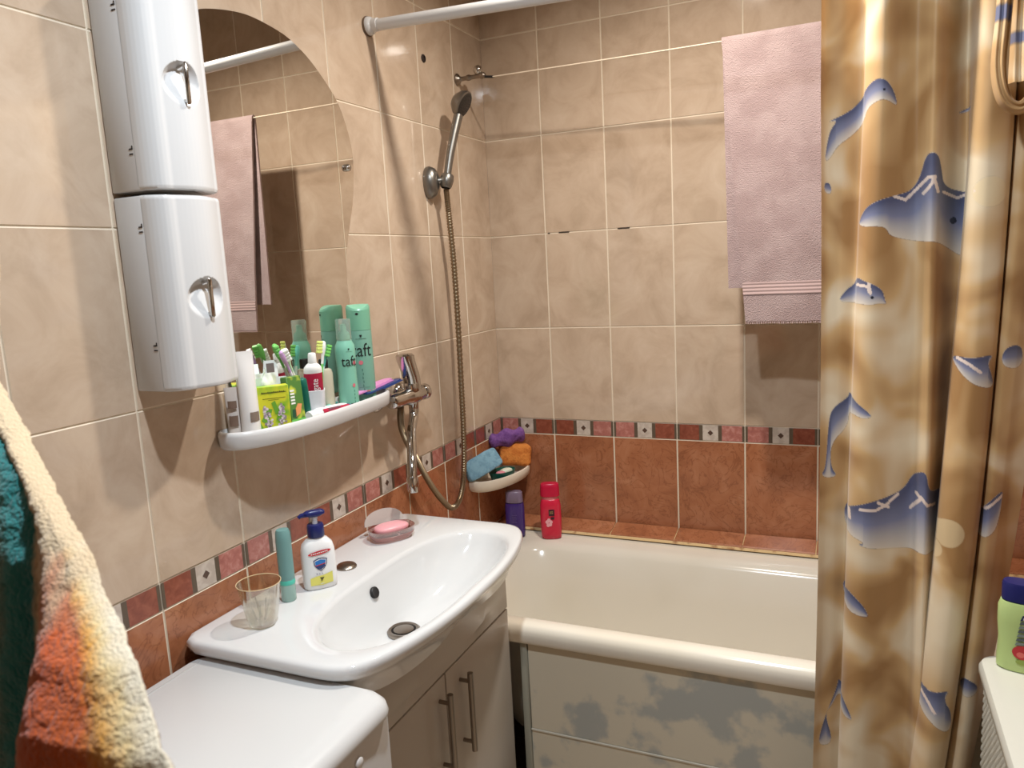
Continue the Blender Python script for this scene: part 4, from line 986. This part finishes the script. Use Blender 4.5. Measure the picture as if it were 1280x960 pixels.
def blob(name, label, cat, c, size, rot, mat, amp, sc, pw=.6, seed=0.0, group=None):
    b = MB(); n = 40; rings = []
    for i in range(1, 24):
        la = PI*i/24-PI/2
        ring = []
        for k in range(n):
            lo = 2*PI*k/n
            cl, sl, co, si = math.cos(la), math.sin(la), math.cos(lo), math.sin(lo)
            s_ = lambda v: math.copysign(abs(v)**pw, v)
            p = Vector((s_(cl)*s_(co)*size[0], s_(cl)*s_(si)*size[1], s_(sl)*size[2]))
            nz = mnoise.noise(Vector((p.x*sc+seed, p.y*sc, p.z*sc)))
            ring.append(tuple(p*(1+amp*nz)))
        rings.append(ring)
    X = Matrix.Translation(c) @ rot
    b.loft(rings, True, True, True, X=X)
    return tag(b.build(name, mat, origin=c), label, cat, group)
def R3(z, y, x): return Matrix.Rotation(z, 4, 'Z') @ Matrix.Rotation(y, 4, 'Y') @ Matrix.Rotation(x, 4, 'X')
sp = lambda n, c1, c2: M(n, c1, .95, var=(60, c2, 4, .4, .6), bump=(160, .7, .004))
blob('sponge', 'sky blue slab sponge leaning on the wall in the corner tray', 'sponge', (.030, -.220, .876), (.064, .014, .032), R3(math.radians(62), -.28, -.45), sp('blue_sponge', rgb(128,166,184), rgb(112,150,170)), .05, 40, .3, group='sponges in the corner tray')
blob('sponge', 'orange sponge at the right end of the corner tray', 'sponge', (.068, -.052, .870), (.054, .021, .036), R3(math.radians(28), .12, -.15), sp('orange_sponge', rgb(204,126,56), rgb(188,108,44)), .16, 30, .45, 3.3, group='sponges in the corner tray')
b = MB(); pm = sp('purple_sponge', rgb(122,80,142), rgb(104,64,126)); n = 40
def pz(u, th):
    w = .020+.013*math.cos(2*PI*u)**2; x = (u-.5)*.125
    return (x, w*math.cos(th)*.7+.004*mnoise.noise(Vector((x*40, th, 1))), w*math.sin(th)+.004*mnoise.noise(Vector((x*40, th, 5))))
Xp = Matrix.Translation((.052, -.072, .928)) @ R3(math.radians(42), -.12, .2)
rings = []
for i in range(33):
    u = i/32; e = min(1, math.sin(PI*u)*2.6)**.5 if 0 < u < 1 else .02
    rings.append([tuple(Xp @ Vector((lambda q: (q[0], q[1]*e, q[2]*e))(pz(u, 2*PI*k/n)))) for k in range(n)])
b.loft(rings, True, True, True)
tag(b.build('sponge', pm, origin=(.052, -.072, .928)), 'purple pinched waist sponge topmost in the corner pile', 'sponge', 'sponges in the corner tray')
gd = thing('soap_dish', 'dark green oval soap dish in the corner tray', 'soap dish', (.070, -.160, TZ))
X = Matrix.Translation((.070, -.160, TZ)) @ R3(math.radians(66), 0, 0) @ R3(0, 0, 0)
b = MB(); b.loft([er(.030, .019, 0), er(.038, .025, .006), er(.048, .033, .034), er(.0485, .0335, .037), er(.0465, .0315, .037), er(.038, .024, .018)], True, True, True, X=X)
b.build('dish', M('bottle_green_plastic', rgb(14,84,72), .3), gd)
blob('soap_bar', 'worn pink soap piece in the green soap dish', 'soap', (.072, -.178, .835), (.016, .013, .011), R3(.4, 0, .1), M('pink_soap', rgb(222,140,150), .4, sss=.1), .06, 30, .8, group='soap remnants')
blob('soap_bar', 'worn white soap piece in the green soap dish', 'soap', (.072, -.140, .835), (.026, .015, .010), R3(math.radians(70), 0, -.1), M('white_soap', rgb(222,224,204), .4, sss=.1), .06, 30, .8, 2.0, group='soap remnants')

# ------------------------------------------------------------------ bottles on the bath edge
def bottle(name, label, loc, prof, sy, rot, mat, capprof, capmat, n=36, group=None, cat='bottle', pw=1.0):
    t = thing(name, label, cat, loc, group)
    X = Matrix.Translation(loc) @ Matrix.Rotation(rot, 4, 'Z')
    def rg(r, z):
        R = []
        for k in range(n):
            a = 2*PI*k/n; c, s = math.cos(a), math.sin(a)
            R.append((r*math.copysign(abs(c)**pw, c), r*sy*math.copysign(abs(s)**pw, s), z))
        return R
    b = MB(); b.loft([rg(r, z) for r, z in prof], True, True, True, X=X); b.build('bottle_body', mat, t)
    b = MB(); b.loft([rg(r, z) for r, z in capprof], True, True, True, X=X); b.build('cap', capmat, t)
    return t, X
REDP = M('red_gel_bottle', rgb(206,36,66), .2, coat=.2); REDC = M('crimson_cap', rgb(186,20,58), .3)
rb, X = bottle('shower_gel_bottle', 'red shower gel bottle standing on the bath edge', (.213, -.122, .6225), [(.026, 0), (.031, .004), (.0325, .02), (.0335, .07), (.0325, .11), (.029, .126), (.026, .128)], .62, .35, REDP, [(.027, .137), (.0305, .139), (.0300, .165), (.0285, .176), (.025, .179), (.004, .180)], REDC, pw=.75)
b = MB(); b.lathe([(.026, .127), (.026, .138)], 30, X=X, sy=.62); b.build('neck', M('neck_pink', rgb(214,120,124), .3), rb)
fn = lambda x, y: X @ Vector((x, -.0335*.62*(max(0, 1-(abs(x)/.0335)**2.67))**.375-.0012, y))
b = MB(); flat_print(b, strip2(-.006, .012, .078, .098), fn, 0); flat_print(b, strip2(.0, .011, .066, .074), fn, 0)
for k, (x, y) in enumerate([(-.012, .058), (-.006, .064), (.0, .058), (-.009, .048), (-.002, .05)]): flat_print(b, disc2(x, y, .0055, .0062, 10), fn, 1)
flat_print(b, strip2(-.003, .008, .085, .087), fn, 2); flat_print(b, strip2(-.003, .008, .090, .092), fn, 2)
b.build('label_print', [M('label_dark', rgb(54,26,38), .5), M('flower_pink', rgb(236,170,178), .5), M('label_gold', rgb(186,148,96), .5)], rb)
pbt, X = bottle('shower_gel_bottle', 'dark purple bottle on the bath edge under the corner tray', (.098, -.142, .6225), [(.026, 0), (.030, .004), (.031, .02), (.031, .10), (.029, .112)], .6, .3, M('purple_bottle', rgb(62,40,110), .2, coat=.2), [(.0255, .113), (.028, .115), (.0265, .146), (.022, .150)], M('grey_lilac_cap', rgb(120,104,124), .3), pw=.75)
fn = lambda x, y: X @ Vector((x, -.031*.6*(max(0, 1-(abs(x)/.031)**2.67))**.375-.0012, y)); b = MB()
for k in range(5): flat_print(b, strip2(-.008, .008-.002*(k % 2), .05+.006*k, .053+.006*k), fn)
b.build('label_print', M('label_violet', rgb(86,64,128), .5), pbt)

# ------------------------------------------------------------------ things on the washbasin
gl = thing('glass_cup', 'clear ribbed glass cup on the left corner of the washbasin', 'glass', (.112, -1.292, ZS))
GLS = clear('thin_glass', (.90, .885, .82), .16)
c0 = (.112, -1.292, ZS+.0005); b = MB(); n = 56
def gr(r, z, fl): return [(c0[0]+(r+fl*math.cos(7*2*PI*k/n))*math.cos(2*PI*k/n), c0[1]+(r+fl*math.cos(7*2*PI*k/n))*math.sin(2*PI*k/n), c0[2]+z) for k in range(n)]
b.loft([gr(.020, 0, 0), gr(.0235, .003, .0005), gr(.027, .015, .0018), gr(.031, .034, .0014), gr(.0345, .056, .0004), gr(.0375, .074, 0), gr(.0388, .080, 0), gr(.0378, .0802, 0), gr(.0365, .073, 0), gr(.0335, .056, .0004), gr(.0298, .034, .0014), gr(.0255, .015, .0016), gr(.021, .006, 0)], True, True, True)
b.build('vessel', GLS, gl)
b = MB(); b.tube([(c0[0]+.0385*math.cos(2*PI*k/40), c0[1]+.0385*math.sin(2*PI*k/40), c0[2]+.0802) for k in range(41)], .0008, 6, cap=False); b.build('rim', M('amber_rim', rgb(214,190,150), .15), gl)
b = MB()
for i in range(5):
    a = i*1.25; r0 = .006+.0012*i; b.tube([(c0[0]+r0*math.cos(a), c0[1]+r0*math.sin(a), c0[2]+.010), (c0[0]+(r0+.008)*math.cos(a+.4), c0[1]+(r0+.008)*math.sin(a+.4), c0[2]+.04+.004*(i % 3))], [.0022, .0014], 6)
b.build('cut_pattern', clear('cut_glass_facets', (.78, .76, .70), .22), gl)
tc_ = thing('toothbrush_case', 'upright teal toothbrush case beside the soap pump', 'case', (.088, -1.192, ZS))
c0 = (.088, -1.192, ZS); TC = M('teal_frost', rgb(128,176,174), .3, trans=.3)
b = MB(); b.lathe([(.0130, .0), (.0142, .002), (.0142, .038)], 28, c0); b.build('base', M('clear_teal_base', rgb(176,214,206), .25, trans=.3), tc_)
b = MB(); b.lathe([(.0146, .036), (.0146, .120), (.0138, .136), (.0115, .142), (.0003, .1435)], 28, c0); b.build('cover', TC, tc_)
b = MB(); b.lathe([(.01465, .034), (.0150, .036), (.0150, .041), (.01465, .043)], 28, c0, cap0=False, cap1=False); b.build('band', M('teal_band', rgb(84,196,176), .3), tc_)
# soap pump bottle
sp_ = thing('soap_dispenser', 'white liquid soap bottle with navy pump on the washbasin', 'soap bottle', (.106, -1.118, ZS))
loc = (.106, -1.118, ZS); FA = math.radians(49); X = Matrix.Translation(loc) @ Matrix.Rotation(FA, 4, 'Z')
def sr(hx, hy, z, n=44, p=.62):
    R = []
    for k in range(n):
        a = 2*PI*k/n; c, s = math.cos(a), math.sin(a); R.append((hx*math.copysign(abs(c)**p, c), hy*math.copysign(abs(s)**p, s), z))
    return R
b = MB(); b.loft([sr(.030, .018, 0), sr(.0325, .020, .003), sr(.0335, .021, .02), sr(.0335, .021, .06), sr(.0325, .0205, .078), sr(.0295, .019, .090), sr(.022, .016, .098), sr(.0145, .0135, .103, p=.9), sr(.0135, .0135, .106, p=1)], True, True, True, X=X); b.build('bottle_body', M('soap_white', rgb(236,236,236), .25), sp_)
NAVY = M('navy_pump', rgb(28,36,96), .3)
b = MB(); b.lathe([(.0155, .104), (.0168, .106), (.0165, .126), (.0150, .130), (.0080, .1305)], 28, X=X)
b.build('collar', NAVY, sp_)
b = MB(); b.lathe([(.0055, .129), (.0052, .139), (.0065, .140), (.0065, .147)], 18, X=X); b.build('stem', M('stem_white', rgb(206,206,214), .3), sp_)
b = MB(); b.loft([sr(.0125, .0085, .146), sr(.0205, .0105, .150), sr(.0205, .0100, .1545), sr(.016, .0075, .1575), sr(.004, .003, .158)], True, True, True, X=X)
b.tube([X @ Vector(p) for p in ((-.012, 0, .151), (-.026, 0, .1505), (-.031, 0, .147))], [.0055, .0045, .0035], 12); b.build('pump_head', NAVY, sp_)
def front(x, y):
    yy = .021*max(0, 1-(abs(x)/.0335)**3.2)**.31
    return X @ Vector((x, -yy-.0012, y))
b = MB()
flat_print(b, ([(x, y+.09*x*0+.0768+.10*x) for x, y in disc2(0, 0, .0225, .0042, 26)[0]], [tuple(range(26))]), front, 0)
for k in range(9): flat_print(b, ([(x, y+.10*x) for x, y in strip2(-.017+.0038*k, -.0146+.0038*k, .0757, .0779, 1)[0]], [(0, 2, 3, 1)]), lambda x, y: front(x, y)+(X.to_3x3() @ Vector((0, -.0003, 0))), 1)
sh = [(-.0135, .062), (-.004, .0655), (.0035, .0655), (.0135, .063), (.0125, .052), (.007, .044), (.0, .039), (-.007, .044), (-.0125, .052)]
off = lambda e: (lambda x, y: front(x, y)+(X.to_3x3() @ Vector((0, -e, 0))))
flat_print(b, poly2(sh), off(.0001), 2); flat_print(b, poly2([(x*.86, .0525+(y-.0525)*.86) for x, y in sh]), off(.0004), 1)
flat_print(b, poly2([(-.0105, .0600), (.0, .0628), (.0105, .0605), (.0095, .0545), (-.0102, .0515)]), off(.0007), 3)
flat_print(b, poly2([(-.0102, .0500), (.0095, .0530), (.008, .0475), (.0, .0420), (-.007, .0455)]), off(.0007), 2)
flat_print(b, poly2([(-.0105, .0516), (.0098, .0546), (.0098, .0532), (-.0104, .0502)]), off(.0009), 0)
flat_print(b, poly2([(-.022, .026), (-.010, .029), (.006, .030), (.022, .034), (.022, .012), (.0, .0095), (-.022, .011)]), off(.0001), 4)
flat_print(b, poly2([(-.004, .026), (.005, .0255), (.002, .0215), (-.0012, .0175), (-.0018, .022)]), off(.0004), 5)
for k in range(3): flat_print(b, strip2(-.010+.005*k, -.007+.005*k, .0335, .0345, 1), off(.0002), 2)
b.build('label_print', [M('label_red', rgb(206,54,62), .4), WHITE, M('label_navy', rgb(40,58,110), .4), M('label_blue', rgb(40,116,190), .4), M('label_yellow', rgb(226,220,110), .4), M('label_olive', rgb(86,84,40), .5)], sp_)
# soap dish
sd_ = thing('soap_dish', 'clear rosy plastic soap dish on the right corner of the washbasin', 'soap dish', (.098, -.842, ZS))
X = Matrix.Translation((.098, -.842, ZS+.0008)) @ Matrix.Rotation(math.radians(58), 4, 'Z')
def sr2(hx, hy, z): return sr(hx, hy, z, 44, .75)
SDM = clear('rosy_clear_plastic', (.82, .66, .64), .16)
b = MB(); b.loft([sr2(.036, .024, 0), sr2(.046, .031, .003), sr2(.052, .036, .012), sr2(.055, .039, .026), sr2(.0555, .0395, .0275), sr2(.0535, .0375, .0275), sr2(.050, .034, .013), sr2(.044, .029, .006)], True, True, True, X=X)
b.build('dish', SDM, sd_)
b = MB(); b.loft([sr2(.047, .032, .004), sr2(.0525, .0365, .012), sr2(.053, .037, .0145), sr2(.0525, .0365, .0150)], True, False, False, X=X); b.build('inner_tray', M('rosy_tray', rgb(196,150,146), .25, trans=.35), sd_)
Y = X @ Matrix.Translation((0, .036, .027)) @ Matrix.Rotation(-.25, 4, 'X')
b = MB(); b.loft([[(x, .002+.028*0, z) for x, z in []] or [(.050*math.cos(PI*k/24), .0, .034*math.sin(PI*k/24)**.8) for k in range(25)], [(.050*math.cos(PI*k/24), .0025, .034*math.sin(PI*k/24)**.8) for k in range(25)]], False, True, True, X=Y)
b.build('hinged_lid', M('milky_lid', rgb(222,214,208), .2, trans=.45, ior=1.15), sd_)
blob('soap_bar', 'rounded pink soap bar in the clear soap dish on the washbasin', 'soap', (.098, -.842, ZS+.026), (.042, .026, .0115), R3(math.radians(58), 0, 0), M('rose_soap', rgb(232,166,172), .35, sss=.1), .03, 25, .8, 4.0, group=None)

# ------------------------------------------------------------------ laundry hamper and its bottles
hm = thing('laundry_hamper', 'white ribbed plastic laundry hamper right of the curtain', 'hamper', (1.48, -1.0, 0.0))
HX0, HX1, HY0, HY1, HZ = 1.288, 1.672, -1.185, -.792, .76
X = Matrix.Translation((0, 0, 0))
b = MB(); n = 220
def hring(z, amp=0.0, ins=0.0, ph=0.0, base=None):
    P = rrect(HX0+ins, HX1-ins, HY0+ins, HY1-ins, .035, z, 10); out = []
    return P
# sides: a lattice of rounded beads like moulded wicker
rows = 46
def side_ring(z, k):
    P = []
    base = []
    R = rrect(HX0+.010, HX1-.010, HY0+.010, HY1-.010, .03, z, 8)
    # resample finely
    m = len(R)
    for i in range(m):
        a = Vector(R[i]); c = Vector(R[(i+1) % m]); q = max(1, int((c-a).length/.004))
        for j in range(q): base.append(a.lerp(c, j/q))
    return base
zl = [.03+(.735-.03)*i/(rows*4) for i in range(rows*4+1)]
rings = []
for i, z in enumerate(zl):
    base = side_ring(z, i); cx_, cy_ = (HX0+HX1)/2, (HY0+HY1)/2; r = []; m = len(base)
    for j, p in enumerate(base):
        d = .0036*math.cos(2*PI*i/4)*math.cos(2*PI*round(j/m*92)*0+2*PI*j/m*92)
        t = (base[(j+1) % m]-base[j-1]).normalized(); r.append((p.x+t.y*d, p.y-t.x*d, z))
    rings.append(r)
b.loft(rings, True, True, True); b.build('woven_side', WPLAST2, hm, smooth=70)
b = MB(); b.loft([rrect(HX0+.004, HX1-.004, HY0+.004, HY1-.004, .034, .732, 8), rrect(HX0, HX1, HY0, HY1, .036, .737, 8), rrect(HX0, HX1, HY0, HY1, .036, .748, 8), rrect(HX0+.004, HX1-.004, HY0+.004, HY1-.004, .034, .756, 8), rrect(HX0+.014, HX1-.014, HY0+.014, HY1-.014, .03, HZ, 8)], True, True, True); ld = b.build('lid', WPLAST2, hm)
b = MB(); b.lathe([(.030, -.001), (.032, .0012), (.0345, .0022), (.036, -.0005)], 36, (1.348, -1.140, HZ), cap0=False, cap1=False); b.build('finger_ring', WPLAST2, ld)
b = MB(); b.lathe([(.0005, .0004), (.031, .0006)], 36, (1.348, -1.140, HZ), cap0=False, cap1=False); b.build('finger_hole', M('brown_hole', rgb(96,78,60), .8), ld)
LG = M('lime_shampoo', rgb(190,212,140), .28)
gb, X = bottle('shampoo_bottle', 'pale green shampoo bottle with navy cap on the hamper', (1.345, -.838, HZ+.0005), [(.030, 0), (.0335, .003), (.0335, .02), (.032, .055), (.0345, .085), (.0345, .11), (.031, .121)], .62, math.radians(-14), LG, [(.0270, .1215), (.0300, .123), (.0300, .150), (.028, .1545), (.002, .1548)], M('navy_cap', rgb(34,38,98), .3), pw=.8)
fn = lambda x, y: X @ Vector((x, -.0345*.62*(max(0, 1-(abs(x)/.0345)**2.5))**.4-.0014, y)); b = MB()
flat_print(b, poly2([(.000, .094), (.022, .100), (.024, .110), (.003, .104)]), fn, 0)
for k in range(6): flat_print(b, poly2([(-.006+.001*k, .050+.0075*k), (.014+.0015*k, .052+.0075*k), (.015+.0015*k, .057+.0075*k), (-.004+.001*k, .0555+.0075*k)]), fn, 1+k % 2)
flat_print(b, disc2(.006, .038, .0155, .0125), fn, 3); flat_print(b, disc2(.003, .034, .006, .005), fn, 4); flat_print(b, disc2(.008, .021, .012, .005), fn, 5)
flat_print(b, poly2([(.004, .0965), (.021, .1015), (.0215, .1055), (.0045, .1005)]), lambda x, y: fn(x, y)+Vector((-.0002, -.0005, 0)), 6)
b.build('label_print', [M('print_navy', rgb(38,44,92), .5), M('print_steel', rgb(124,136,132), .5), M('print_slate', rgb(86,96,104), .5), M('print_melon', rgb(196,48,58), .45), M('print_coral', rgb(226,110,104), .45), M('print_lime', rgb(150,170,84), .5), WHITE], gb)
bottle('shampoo_bottle', 'bottle with slanted red cap behind the green shampoo', (1.405, -.824, HZ+.0005), [(.027, 0), (.030, .003), (.030, .115), (.026, .128)], .7, 0, M('pink_bottle', rgb(206,90,110), .3), [(.026, .1285), (.028, .130), (.0275, .152), (.022, .160), (.004, .166)], M('red_cap', rgb(214,34,72), .3))
yb_, X = bottle('shower_gel_bottle', 'yellow bottle with red and green label by the right frame edge', (1.372, -.925, HZ+.0005), [(.027, 0), (.030, .003), (.0305, .04), (.0305, .12), (.027, .136)], .75, math.radians(-20), M('yellow_gel', rgb(206,190,96), .28), [(.020, .1365), (.023, .138), (.023, .163), (.021, .166)], M('dark_purple_cap', rgb(54,36,66), .3))
fn = lambda x, y: X @ Vector((.0311*math.sin(x/.0311), -.0311*.75*math.cos(x/.0311), y)); b = MB(); flat_print(b, strip2(-.044, .044, .006, .05, 24), fn, 0); flat_print(b, strip2(-.044, .044, .05, .066, 24), fn, 1); flat_print(b, disc2(-.02, .03, .014, .009), lambda x, y: fn(x, y)+Vector((-.0003, -.0006, 0)), 2)
b.build('label_print', [M('print_green', rgb(60,140,64), .45), M('print_red', rgb(196,70,44), .45), M('print_pale', rgb(206,222,190), .5)], yb_)

# ------------------------------------------------------------------ striped towel in the foreground, on a swing arm
arm = thing('towel_rail', 'chrome swing towel arm on the left wall near the camera', 'towel rail', (0.0, -1.8, 1.9))
b = MB(); b.box(.003, .016, -1.825, -1.775, 1.84, 1.96, .004, 2); b.build('wall_plate', CHROME, arm)
b = MB(); b.tube([(.012, -1.8, 1.895), (.20, -1.8, 1.895), (.40, -1.8, 1.896)], .007, 14); b.sphere((.402, -1.8, 1.896), .010); b.build('bar', CHROME, arm)
# rows of the hanging cloth: height, left and right side of the teal stripe, depth there; then height, place and depth of the free edge
TWL = [(1.905, 0.3, 0.32, -1.8, 1.905, 0.34, -1.8), (1.7, 0.33, 0.352, -1.815, 1.7, 0.375, -1.815), (1.405, 0.3241, 0.3477, -1.86, 1.4057, 0.3706, -1.86), (1.3799, 0.3773, 0.3994, -1.875, 1.3806, 0.4102, -1.8736), (1.3573, 0.428, 0.4446, -1.89, 1.3576, 0.4465, -1.8873), (1.3359, 0.4563, 0.4793, -1.905, 1.3364, 0.4807, -1.9009), (1.3138, 0.4743, 0.5034, -1.915, 1.3171, 0.5141, -1.9145), (1.2818, 0.4914, 0.5181, -1.93, 1.2923, 0.5671, -1.935), (1.2515, 0.4928, 0.5196, -1.935, 1.2735, 0.5994, -1.9517), (1.2195, 0.4902, 0.5173, -1.9376, 1.2583, 0.6363, -1.9683), (1.1836, 0.4794, 0.5072, -1.9367, 1.2452, 0.6674, -1.985), (1.1464, 0.4682, 0.4957, -1.9357, 1.2296, 0.6885, -1.9964), (1.0997, 0.4535, 0.4818, -1.9346, 1.2132, 0.7132, -2.01), (1.0162, 0.4246, 0.4557, -1.9327, 1.1786, 0.7473, -2.0183), (0.8878, 0.382, 0.4182, -1.93, 1.1261, 0.7663, -2.03), (0.9, 0.6, 0.63, -1.93, 0.95, 0.8, -2.03)]
TWA = np.array(TWL)
def towel_row(v):
    return [float(np.interp(v*(len(TWL)-1), np.arange(len(TWL)), TWA[:, c])) for c in range(7)]
ft = thing('beach_towel', 'blurred striped beach towel hanging close at the left edge', 'towel', (.6, -1.93, .91))
NU, NV = 240, 560
V = np.zeros(((NU+1)*(NV+1), 3)); Cc = np.zeros(((NU+1)*(NV+1), 4), np.float32)
stops = [(0.0, rgb(214,190,152)), (.17, rgb(176,140,104)), (.235, rgb(60,140,136)), (.27, rgb(44,134,132)), (.36, rgb(40,126,126)), (.41, rgb(206,174,134)), (.55, rgb(206,160,120)), (.66, rgb(208,128,84)), (.74, rgb(204,90,36)), (.86, rgb(214,102,40)), (.91, rgb(236,170,80)), (.95, rgb(226,200,148)), (.985, rgb(226,212,186)), (1.0, rgb(226,214,190))]
sp_u = np.array([s[0] for s in stops]); sp_c = np.array([s[1] for s in stops])
k = 0
for j in range(NV+1):
    zl, te0, te1, yl_, zr, re, yr_ = towel_row(1-j/NV)
    lo = min(1, (1.9-zl)/.4)
    for i in range(NU+1):
        u = i/NU; w = max(0, (u-.40)/.60); we = min(1, w/.6); we = we*we*(3-2*we)
        if u < .24: x = te0-(.24-u)*.45*min(1, (1.95-zl)*2.2)
        elif u < .40: x = te0+(te1-te0)*(u-.24)/.16
        else: x = te1+(re-te1)*w
        y = yl_+(yr_-yl_)*we-lo*(1-u)*(.003+.006*math.sin(u*10+.8))+.012*lo*max(0, (u-.9)/.1)**2
        z = zl+(zr-zl)*we
        y += .002*lo*mnoise.noise(Vector((x*70, z*70, 2.0)))+.0012*lo*mnoise.noise(Vector((x*260, z*260, 5.0)))
        V[k] = (x+.0007*lo*mnoise.noise(Vector((x*150, z*150, 7.0))), y, z)
        wob = u+.02*mnoise.noise(Vector((x*24, z*24, 4.0)))+.012*mnoise.noise(Vector((x*160, z*160, 9.0)))
        hb = min(1, max(0, (z-1.255+.02*mnoise.noise(Vector((x*60, z*60, 1.0))))/.035)) if u > .38 else 0
        cream = rgb(216, 190, 154)
        Cc[k, :3] = [float(np.interp(wob, sp_u, sp_c[:, c]))*(1-hb*min(1, max(0, (wob-.40)/.05)))+cream[c]*hb*min(1, max(0, (wob-.40)/.05)) for c in range(3)]; Cc[k, 3] = 1
        k += 1
ii = np.arange((NU+1)*(NV+1)).reshape(NV+1, NU+1)
Q = np.stack([ii[:-1, :-1], ii[:-1, 1:], ii[1:, 1:], ii[1:, :-1]], -1).reshape(-1, 4)
to_ = np_mesh('terry_cloth', V, Q, attr_mat('striped_terry', 'stripes', .95, bump=(420, .55, .005), sheen=.3), ft, Cc, 'stripes')
so_ = to_.modifiers.new('pile', 'SOLIDIFY'); so_.thickness = .007; so_.offset = 0

# ------------------------------------------------------------------ ceiling lamps
def lamp(label, x, y, z, power, col):
    t = thing('ceiling_lamp', label, 'lamp', (x, y, ZC), 'cylindrical ceiling spots')
    h = z-ZC
    b = MB(); b.lathe([(.050, 0), (.052, -.003), (.052, h+.004), (.050, h), (.042, h), (.040, h+.008)], 40, (x, y, ZC), cap0=False, cap1=False); b.build('housing', WPLAST, t)
    em = bpy.data.materials.get('lamp_glow')
    if not em:
        em = bpy.data.materials.new('lamp_glow'); em.use_nodes = True; p = em.node_tree.nodes['Principled BSDF']
        p.inputs['Emission Color'].default_value = (1, .93, .86, 1); p.inputs['Emission Strength'].default_value = 6
    b = MB(); b.lathe([(.041, h+.007), (.03, h+.005), (.0005, h+.004)], 40, (x, y, ZC), cap0=False); b.build('diffuser', em, t)
    ld_ = bpy.data.lights.new('lamp_light', 'AREA'); ld_.shape = 'DISK'; ld_.size = .07; ld_.energy = power; ld_.color = col; ld_.spread = math.radians(160)
    o = bpy.data.objects.new('lamp_light', ld_); COL.objects.link(o); o.parent = t; o.location = (0, 0, h-.003)
lamp('ceiling lamp over the bath front edge', .752, -.718, 2.42, 18, (1, .93, .84))
lamp('ceiling lamp nearer the washing machine', .745, -1.59, 2.395, 19, (.82, .915, 1.0))

# ------------------------------------------------------------------ camera
Rr = Matrix(((0.91382756, 0.40266569, -0.05272137), (0.01480093, -0.16276035, -0.98655461), (-0.40583264, 0.90076046, -0.15469472)))
cam = bpy.data.cameras.new('camera'); co = bpy.data.objects.new('camera', cam); COL.objects.link(co)
m = Matrix((Rr[0], -Rr[1], -Rr[2])).transposed().to_4x4(); m.translation = (1.07682634, -2.28418497, 1.48623069)
co.matrix_world = m
cam.sensor_width = 36; cam.lens = 955.823/1280*36; cam.clip_start = .02
cam.dof.use_dof = True; cam.dof.focus_distance = 1.9; cam.dof.aperture_fstop = 9.0
scene.camera = co
w = bpy.data.worlds.new('world'); scene.world = w; w.use_nodes = True
w.node_tree.nodes['Background'].inputs[0].default_value = (.5, .45, .4, 1); w.node_tree.nodes['Background'].inputs[1].default_value = .05
scene.view_settings.view_transform = 'Standard'; scene.view_settings.look = 'None'
scene.view_settings.gamma = 1.0; scene.view_settings.use_curve_mapping = False
scene.view_settings.exposure = -0.08
